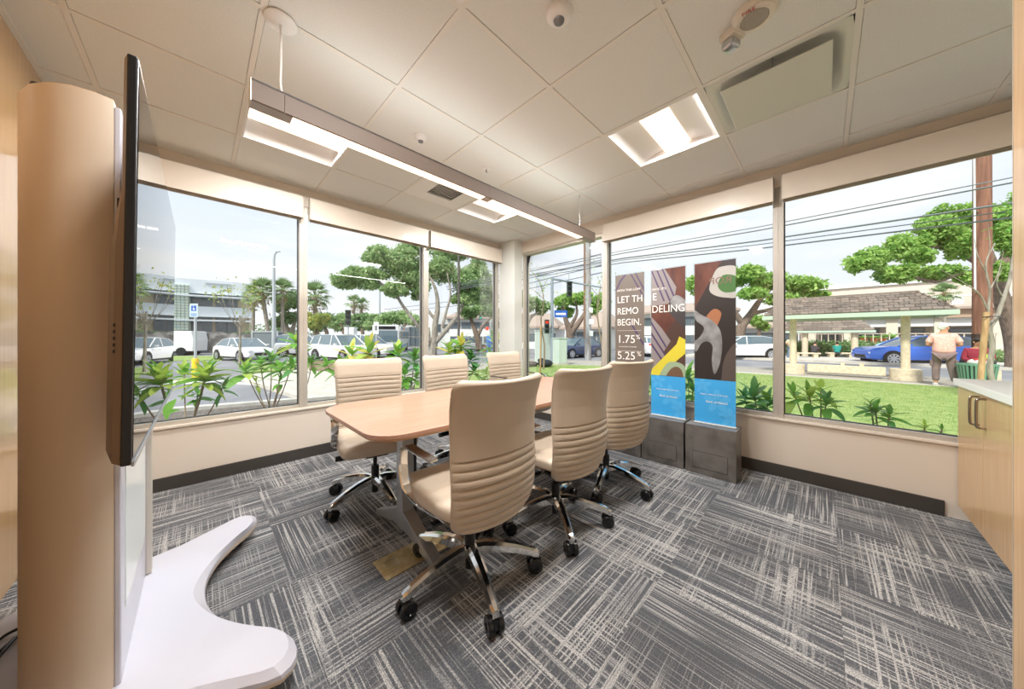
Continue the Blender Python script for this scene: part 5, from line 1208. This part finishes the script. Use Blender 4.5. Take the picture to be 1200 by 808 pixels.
palm('tiny distant palm left of the pair over the trees', 415, 70, 356, 1.5, 14, grp='distant palms over the row of trees'); palm('tiny distant palm right of the pair over the trees', 424, 72, 358, 1.4, 14, grp='distant palms over the row of trees')
palm('small palm behind the ridge of the near bus shelter', 1107, 24, 345, .65, 18, grp='palm behind the shelter roof')

# ---------------------------------------------------------------- buildings
bw = mat('office_white', (228, 236, 242), .6); bbeige = mat('office_beige', (206, 192, 164), .7); wdark = mat('window_dark', (96, 108, 116), .15, spec=.8); wframe = mat('window_frame_grey', (150,150,150), .5)
lava = mat('lava_stone', (108, 106, 106), .95, noise=(1.6, (1,1,1), (166, 164, 160), .45, .62), bump=(2.5, .6, .1)); roofb = mat('roof_brown', (178, 160, 148), .85); gblk = mat('glass_block', (206, 224, 214), .25, noise=(3,(1,1,1),(214,222,200),.4,.6))
R0, L0 = Vector((4.74, 54.7, 0)), Vector((-5.3, 55.9, 0)); ang = math.atan2(R0.y-L0.y, R0.x-L0.x)
o = thing('office_building', 'two storey white-banded office block beyond the car park at the left', 'building', (4.74, 54.7, GZ), ang)
Z = lambda py, d=42: zat(py, d)-GZ
LN = 24
MB().box((-LN, .9, 0), (0, 14, 8.3)).build('core', bbeige, o)
MB().box((-LN, -.4, Z(348)), (.3, 15, Z(333))).build('roof_band', bw, o); MB().box((-LN, -.4, Z(373)), (.3, 1.2, Z(362))).build('floor_band', bw, o)
MB().box((-LN, -.9, Z(351.6)), (.2, 1, Z(350))).build('sun_shelf', bw, o); MB().box((-LN, -.9, Z(378)), (.2, 1, Z(376.4))).build('sun_shelf', bw, o)
for row, (pa, pb) in enumerate(((348.5, 361.5), (373.5, 390.5))):
    for k in range(9):
        x1 = -1.2-k*2.45; 
        if -9.4 < x1-1.1 < -4.9: continue
        w_ = MB().box((x1-2.2, .82, Z(pb)), (x1, .9, Z(pa))).build('window', wframe, o); 
        for q in range(2): MB().box((x1-2.12+q*1.05, .78, Z(pb)+.12), (x1-1.12+q*1.05, .83, Z(pa)-.12)).build('pane', wdark, w_)
tw = MB().box((-8.3, -.7, Z(388)), (-5.6, 1.2, Z(340))).build('glass_block_tower', gblk, o)
jl = MB()
for k in range(17): jl.box((-8.3, -.73, Z(388)+k*.33), (-5.6, -.7, Z(388)+k*.33+.05))
for k in range(9): jl.box((-8.3+k*.33, -.73, Z(388)), (-8.3+k*.33+.04, -.7, Z(340)))
jl.build('block_joint', mat('joint_grey', (150,160,156), .6), tw)['kind'] = 'stuff'
MB().box((-8.8, 2, 8.3), (-6, 4, 8.8)).box((-4.2,-.5,Z(337)), (-1.8, 0, Z(335.5))).build('roof_vent', mat('vent_pale', (190,196,200), .6), o)
o = tag(MB().obox((*at(205, 33), .65), (1, -.12), 5.5, .25, 1.05).obox((*at(268, 31.5), .55), (.9, -.4), 5.5, .25, .95).build('stone_wall', lava), 'dark lava stone garden wall in front of the office block', 'wall')
x, y = at(219, 29.5); tag(MB().obox((x, y, .55), (1, -.2), 1.5, .06, .95).build('gate', mat('gate_dark', (70,76,84), .6)), 'plain dark grey gate panel in the stone wall behind the sign', 'gate')
o = thing('enclosure', 'grey screened enclosure beside the lamp post', 'enclosure', (*at(314, 27), GZ), R(-30)); MB().box((-.9,-.5,0),(.9,.5,2.0)).build('screen', mat('screen_grey', (122,132,138), .6), o); MB().box((-.95,-.55,1.95),(.95,.55,2.05)).build('cap', post, o)
for s in (-1, 1): MB().box((s*.92-.05,-.55,0),(s*.92+.05,-.45,2.1)).build('post', post, o)

def block(label, pxa, da, pxb, db, top, wallm, rows, cols, depth=8, roof=None, base_py=None, win=(.9, .8), name='building', zrow=None):
    """plain building whose front runs between two plan points"""
    A, B = Vector(at(pxa, da)), Vector(at(pxb, db)); L = (B-A).length; a = math.atan2(B.y-A.y, B.x-A.x); h = top-GZ
    o = thing(name, label, 'building', (A.x, A.y, GZ), a)
    MB().box((0, 0, 0), (L, depth, h)).build('wall', wallm, o)
    if roof: MB().add([(-.6,-.8,h),(L+.6,-.8,h),(L+.6,depth+.8,h),(-.6,depth+.8,h),(-.6,-.8,h+.25),(L+.6,-.8,h+.25),(L+.6,depth+.8,h+.25),(-.6,depth+.8,h+.25),(1.5,depth/2,h+roof),(L-1.5,depth/2,h+roof)],
                     [(0,3,2,1),(0,1,5,4),(1,2,6,5),(2,3,7,6),(3,0,4,7),(4,5,9,8),(6,7,8,9),(5,6,9),(7,4,8)]).build('roof', roofb, o)
    for r_ in range(rows):
        for c in range(cols):
            cx = L*(c+.5)/cols; cz = h*(r_+.55)/rows
            w_ = MB().box((cx-win[0]/2, -.06, cz-win[1]/2), (cx+win[0]/2, .02, cz+win[1]/2)).build('window', wframe, o)
            MB().box((cx-win[0]/2+.08, -.09, cz-win[1]/2+.08), (cx+win[0]/2-.08, -.055, cz+win[1]/2-.08)).build('pane', wdark, w_)
    return o, L, h
wht = mat('wall_white', (238, 240, 238), .7); crm = mat('wall_cream', (226, 218, 200), .7); pinkw = mat('wall_pinkish', (232, 216, 202), .7)
block('white two storey building with small windows behind the smaller tree', 527, 46, 592, 46, zat(374, 46), wht, 2, 5, 10, 1.8, win=(1.5, 1.0))
block('blank bright white building end behind the big tree trunks', 509, 46, 527, 47, zat(366, 46), wht, 1, 2, 3, None, win=(.8, 1.2))
block('low cream building with dark posts behind the bus', 446, 50, 500, 48, zat(384, 50), crm, 2, 9, 8, None, win=(1.3, 1.5))
block('low brown-roofed white house in the narrow corner window, left of the pole', 596, 42, 650, 40, zat(385, 41), wht, 1, 5, 8, 2.2, win=(1.6, 1.0))
block('pale house with a wide hipped roof behind the navy car', 664, 38, 712, 35, zat(386, 36), wht, 1, 4, 8, 2.3, win=(1.2, 1.6))
block('long white building glimpsed between the banners', 728, 44, 860, 37, zat(367, 40), wht, 2, 9, 9, 1.6, win=(1.5, 1.1))
block('white house with low roof beyond the green street tree', 866, 44, 934, 40, zat(385, 42), wht, 1, 5, 8, 1.8, win=(1.4, 1.2))
# long pinkish shopping building along X = 45
o = thing('shopping_building', 'long cream commercial building with flat roof behind both bus shelters', 'building', (45, -4, GZ), -PI/2)
zt = 6.5-GZ
MB().box((-6, 2, 0), (22, 14, zt)).build('wall', pinkw, o)
MB().box((-6, 1.8, zt-.35), (22, 14.2, zt+.05)).build('parapet', wht, o)
MB().box((-6, 0, 3.2), (22, 2, 4.1)).build('canopy', mat('canopy_tan', (188,160,136), .7), o)
MB().box((-6, -.4, 3.9), (22, 2, 4.1)).build('canopy_roof', roofb, o)
MB().box((-6, .4, 2.5), (22, 2, 3.2)).build('soffit_band', wht, o)
for k in range(10):
    x = -5+k*2.7; MB().box((x-.35, .3, 0), (x+.35, 1.2, 3.2)).build('column', crm, o)
    w_ = MB().box((x+.6, 1.9, .8), (x+2.1, 2.0, 2.4)).build('window', wframe, o); MB().box((x+.7, 1.86, .9), (x+2.0, 1.91, 2.3)).build('pane', wdark, w_)
for k in range(24): MB().box((-5.6+k*1.15, .1, 4.3), (-5.0+k*1.15, .3, 5.0)).build('rail_panel', wht, o)
MB().box((-6,.05,4.95),(22,.35,5.08)).build('rail', wht, o)
MB().box((-6, -4.4, 0), (22, -4.0, 1.0)).build('terrace_wall', pinkw, o)
for k in range(60): MB().box((-5.6+k*.45, -4.25, 1.0), (-5.54+k*.45, -4.15, 1.8)).build('railing_bar', mat('railing', (222,206,188), .6), o)
MB().box((-6,-4.3,1.8),(22,-4.1,1.86)).build('railing_top', mat('railing', (222,206,188)), o)
terra = mat('terracotta', (196,120,84), .8); teal = mat('pot_teal', (90,150,130), .5)
for k, (px, py) in enumerate(((1044, 395), (1034, 397), (1024, 396), (1012, 397), (1088, 396))):
    d = 27.5; x, y = at(px, d); o = thing('potted_plant', ('potted palm-like plant in a teal pot on the terrace', 'small terracotta potted plant left of the teal pot', 'third potted plant from the teal pot, on the terrace', 'leftmost potted plant on the terrace by the far shelter', 'potted plant right of the near shelter column on the terrace')[k], 'plant', (x, y, .6), 0, 'potted plants on the terrace')
    MB().lathe([(.16,0),(.26,.42),(.28,.46)], n=14).build('pot', teal if k == 0 else terra, o, smooth=40)
    for q in range(9): add_leaf(o, LM['g'][q % 3], (0,0,.4), q*2.4, .9 - .06*q, .9 if k == 0 else .5)
    # stand under the pot
    MB().box((-.25,-.25,GZ-.6),(.25,.25,0)).build('stand', pinkw, o)

# ---------------------------------------------------------------- people
skinm = mat('skin', (214, 160, 130), .55)
def skin_mesh(name, nodes, edges, m, parent, sub=1, rootk=0):
    keys = list(nodes); me = bpy.data.meshes.new(name); me.from_pydata([nodes[k][0] for k in keys], [(keys.index(a), keys.index(b)) for a, b in edges], [])
    me.materials.append(m); o = bpy.data.objects.new(name, me); COL.objects.link(o); o.parent = parent
    o.modifiers.new('skin', 'SKIN').use_smooth_shade = True; s = o.modifiers.new('sub', 'SUBSURF'); s.levels = s.render_levels = sub
    sv = me.skin_vertices[0].data
    for i, k in enumerate(keys):
        r_ = nodes[k][1]; sv[i].radius = r_ if isinstance(r_, tuple) else (r_, r_); sv[i].use_root = (i == rootk)
    return o
def person(label, loc, rz, pose, shirt, pants, hair, s=1.0, shoe=(70,66,64), stout=1.0, fingers=False, cap=False, head_turn=0, arms='front', lean=0, group=None):
    o = thing('person', label, 'person', loc, rz, group); o.scale = (s, s, s)
    st = pose == 'stand'; hz = .90 if st else .50
    T_ = lambda z, dy=0: (0, dy + lean*(z-hz), z)
    zc = hz+.42; zs = hz+.50; zn = hz+.57
    n = {'pelvis': ((0,0,hz), (.15*stout, .11*stout)), 'spine': (T_(hz+.20), (.14*stout, .11*stout)), 'chest': (T_(zc), (.155*stout, .11*stout)), 'neck': (T_(zn), .055),
         'skull0': (T_(zn+.09, .02), (.068, .075)), 'skull1': (T_(zn+.16, .02), (.077, .092)), 'skull2': (T_(zn+.22, .01), (.055, .065))}
    e = [('pelvis','spine'),('spine','chest'),('chest','neck'),('neck','skull0'),('skull0','skull1'),('skull1','skull2')]
    by = lean*(zs-hz)
    for sd_, sg in (('l', -1), ('r', 1)):
        w = .17*stout**.7
        if arms == 'front': el, wr = (sg*(w+.10), by-.02, zs-.27), (sg*(w-.02), by+.20, zs-.30)
        elif arms == 'lap': el, wr = (sg*(w+.05), by+.04, zs-.27), (sg*.10, by+.26, zs-.34)
        else: el, wr = (sg*(w+.07), by-.01, zs-.28), (sg*(w+.06), by+.05, zs-.52)
        n['sh'+sd_] = ((sg*w, by, zs-.02), .055); n['el'+sd_] = (el, .040); n['wr'+sd_] = (wr, .026)
        v = (Vector(wr)-Vector(el)).normalized(); hd = Vector(wr)+v*.07; n['ha'+sd_] = (tuple(hd), (.034, .016) if fingers else .032)
        e += [('chest','sh'+sd_),('sh'+sd_,'el'+sd_),('el'+sd_,'wr'+sd_),('wr'+sd_,'ha'+sd_)]
        if fingers:
            side = v.cross(Vector((0,0,1))).normalized()
            for k in range(4):
                p0 = hd + side*(-.027+.018*k); L = (.062,.074,.070,.055)[k]; p1 = p0+v*L*.5+Vector((0,0,-.006)); p2 = p0+v*L*.85+Vector((0,0,-.026))
                n['f%s%da'%(sd_,k)] = (tuple(p1), .009); n['f%s%db'%(sd_,k)] = (tuple(p2), .008)
                e += [('ha'+sd_, 'f%s%da'%(sd_,k)), ('f%s%da'%(sd_,k), 'f%s%db'%(sd_,k))]
            q = Vector(wr)+v*.03-side*sg*.032; q2 = q+v*.045-side*sg*.012; n['t%sa'%sd_] = (tuple(q), .012); n['t%sb'%sd_] = (tuple(q2), .010); e += [('wr'+sd_, 't%sa'%sd_), ('t%sa'%sd_, 't%sb'%sd_)]
        if st: kn, an, to = (sg*.125*stout**.5, .015, .48), (sg*(.13 if sg < 0 else .19), -.01, .09), (sg*(.14 if sg < 0 else .23), .15, .035)
        else: kn, an, to = (sg*.12, .42, .50), (sg*.12, .44, .09), (sg*.13, .60, .035)
        n['hip'+sd_] = ((sg*.09*stout, 0, hz-.05), .082*stout); n['kn'+sd_] = (kn, .056); n['an'+sd_] = (an, .038); n['to'+sd_] = (to, .034)
        e += [('pelvis','hip'+sd_),('hip'+sd_,'kn'+sd_),('kn'+sd_,'an'+sd_),('an'+sd_,'to'+sd_)]
    body = skin_mesh('body', n, e, skinm, o, 2 if fingers else 1)
    # shirt
    sn = {'pelvis': ((0,.0,hz-.03), (.185*stout,.145*stout)), 'low': (T_(hz+.10), (.20*stout,.155*stout)), 'spine': (T_(hz+.22), (.192*stout,.150*stout)), 'chest': (T_(zc-.03), (.195*stout,.138*stout)), 'neck': (T_(zn-.05), (.09,.075))}
    se = [('pelvis','low'),('low','spine'),('spine','chest'),('chest','neck')]
    for sd_, sg in (('l',-1),('r',1)):
        sh_, el = Vector(n['sh'+sd_][0]), Vector(n['el'+sd_][0]); sn['sh'+sd_] = (tuple(sh_), .083); sn['sl'+sd_] = (tuple(sh_.lerp(el, .45)), .078); sn['sx'+sd_] = (tuple(sh_.lerp(el, .85)), .080); se += [('chest','sh'+sd_),('sh'+sd_,'sl'+sd_),('sl'+sd_,'sx'+sd_)]
        if shirt[1]: wr = Vector(n['wr'+sd_][0]); sn['se'+sd_] = (tuple(el), .058); sn['sw'+sd_] = (tuple(wr), .045); sn.pop('sx'+sd_); se[-1] = ('sl'+sd_, 'se'+sd_); se.append(('se'+sd_,'sw'+sd_))
    skin_mesh('shirt', sn, se, shirt[0], o, 2)
    pn = {'pelvis': ((0,0,hz+.03), (.175*stout,.135*stout))}; pe = []
    for sd_, sg in (('l',-1),('r',1)):
        pn['hip'+sd_] = (n['hip'+sd_][0], .108*stout); kn, an = Vector(n['kn'+sd_][0]), Vector(n['an'+sd_][0]); hp = Vector(n['hip'+sd_][0])
        pn['th'+sd_] = (tuple(hp.lerp(kn,.5)), .090*stout); pn['kn'+sd_] = (tuple(kn), .074*stout); pn['cu'+sd_] = (tuple(kn.lerp(an, .92)), .064*stout)
        pe += [('pelvis','hip'+sd_),('hip'+sd_,'th'+sd_),('th'+sd_,'kn'+sd_),('kn'+sd_,'cu'+sd_)]
        to, a2 = Vector(n['to'+sd_][0]), Vector(n['an'+sd_][0])
        MB().ball(tuple((a2+to)/2 + Vector((0,-.01,-.015))), (.052,.135,.05), 12).box((a2.x-.045, a2.y-.06, .0), (a2.x+.045, to.y+.04, .025)).build('shoe', mat('shoe_%d' % shoe[0], shoe, .6), o, smooth=40)
        if fingers: MB().box((hp.x+sg*.08, -.09, hz-.36), (hp.x+sg*.135, .07, hz-.18)).build('cargo_pocket', pants, o, bevel=.015)
    skin_mesh('trousers', pn, pe, pants, o, 2)
    hx, hy, hz2 = T_(zn+.155, .02)
    c, q = math.cos(head_turn), math.sin(head_turn); f = Vector((-q, c, 0)); r_ = Vector((c, q, 0))
    H0 = Vector((hx, hy, hz2)); g = MB()
    g.ball(tuple(H0 - f*.018 + Vector((0,0,.030))), (.090,.102,.092), 16); g.ball(tuple(H0 - f*.05 + Vector((0,0,-.015))), (.076,.060,.075), 14); g.build('hair', hair, o, smooth=60)
    face = MB(); face.ball(tuple(H0+f*.05+Vector((0,0,-.035))), (.062,.055,.075), 14); face.tube([H0+f*.095+Vector((0,0,.01)), H0+f*.122+Vector((0,0,-.025)), H0+f*.10+Vector((0,0,-.035))], [.010,.016,.012], 8)
    for sg in (-1, 1): face.ball(tuple(H0+r_*sg*.083+Vector((0,0,-.015))), (.014,.020,.032), 10)
    fo = face.build('face', skinm, o, smooth=60)
    ey = MB()
    for sg in (-1, 1): ey.ball(tuple(H0+f*.096+r_*sg*.030+Vector((0,0,.008))), .011, 8)
    ey.build('eyes', mat('eye_dark', (40,32,30), .3), fo); MB().tube([H0+f*.100+r_*-.022+Vector((0,0,-.065)), H0+f*.106+Vector((0,0,-.067)), H0+f*.100+r_*.022+Vector((0,0,-.065))], .005, 6).build('mouth', mat('lips', (168,92,84), .5), fo)
    if cap:
        k = MB(); k.ball(tuple(H0+Vector((0,0,.055))), (.100,.110,.070), 16); k.ball(tuple(H0+f*.13+Vector((0,0,.035))), (.075,.075,.012), 14); k.build('cap', mat('cap_black', (38,36,38), .7), o, smooth=60)
    return o
plaid = mat('shirt_pink_plaid', (240, 172, 160), .8, noise=(26, (1,1,3), (250, 212, 200), .42, .6)); brownp = mat('trousers_brown', (148, 126, 124), .85, noise=(5,(1,1,1),(124,104,104),.4,.65))
whiteh = mat('hair_white', (240, 238, 236), .7); darkh = mat('hair_dark', (44, 38, 36), .6)
x, y = at(1106, 8.65)
person('white-haired man seen from behind in pink plaid shirt and brown cargo trousers', (x, y, LZ), R(-97), 'stand', (plaid, False), brownp, whiteh, 1.01, (226,222,220), 1.08, True, head_turn=-.7, arms='front')
x, y = at(1146, 9.0)
o = person('person in maroon shirt and black cap sitting behind the rubbish bin', (x+.0, y, LZ), R(80), 'sit', (mat('shirt_maroon', (150,44,66), .8), True), mat('trousers_dark', (70,66,70), .8), darkh, 1.0, (60,56,56), 1.1, False, True, arms='lap', lean=.15, head_turn=.6)
x, y = at(1146, 9.05); tag(MB().obox((x, y, LZ+.21), (1, .15), .25, .30, .215).build('stone_block', plaster), 'plaster block under the seated person in maroon', 'block')
x, y = at(926.5, 21.5); person('person in beige shirt and jeans standing left of the far shelter', (x, y, GZ), R(120), 'stand', (mat('shirt_beige', (222,208,176), .8), False), mat('jeans', (110,136,160), .8), darkh, .95, arms='front')
x, y = at(954, 21.9); person('person in black jacket sitting on the first far bench', (x, y, GZ), R(-110), 'sit', (mat('shirt_black', (56,56,64), .8), True), mat('trousers_black', (50,50,56), .8), darkh, .92, arms='lap', lean=.2)
x, y = at(981, 22.0); person('person in teal top sitting on the second far bench, seen from behind', (x, y, GZ), R(-70), 'sit', (mat('shirt_teal', (30,148,140), .8), False), mat('trousers_black', (50,50,56)), darkh, .92, arms='lap')
x, y = at(1000, 22.6); o = person('person in grey and maroon sitting at the end of the second far bench', (x, y, GZ), R(-140), 'sit', (mat('shirt_grey_red', (150,110,120), .8), True), mat('trousers_dark', (70,66,70)), darkh, .9, arms='lap', lean=.2)
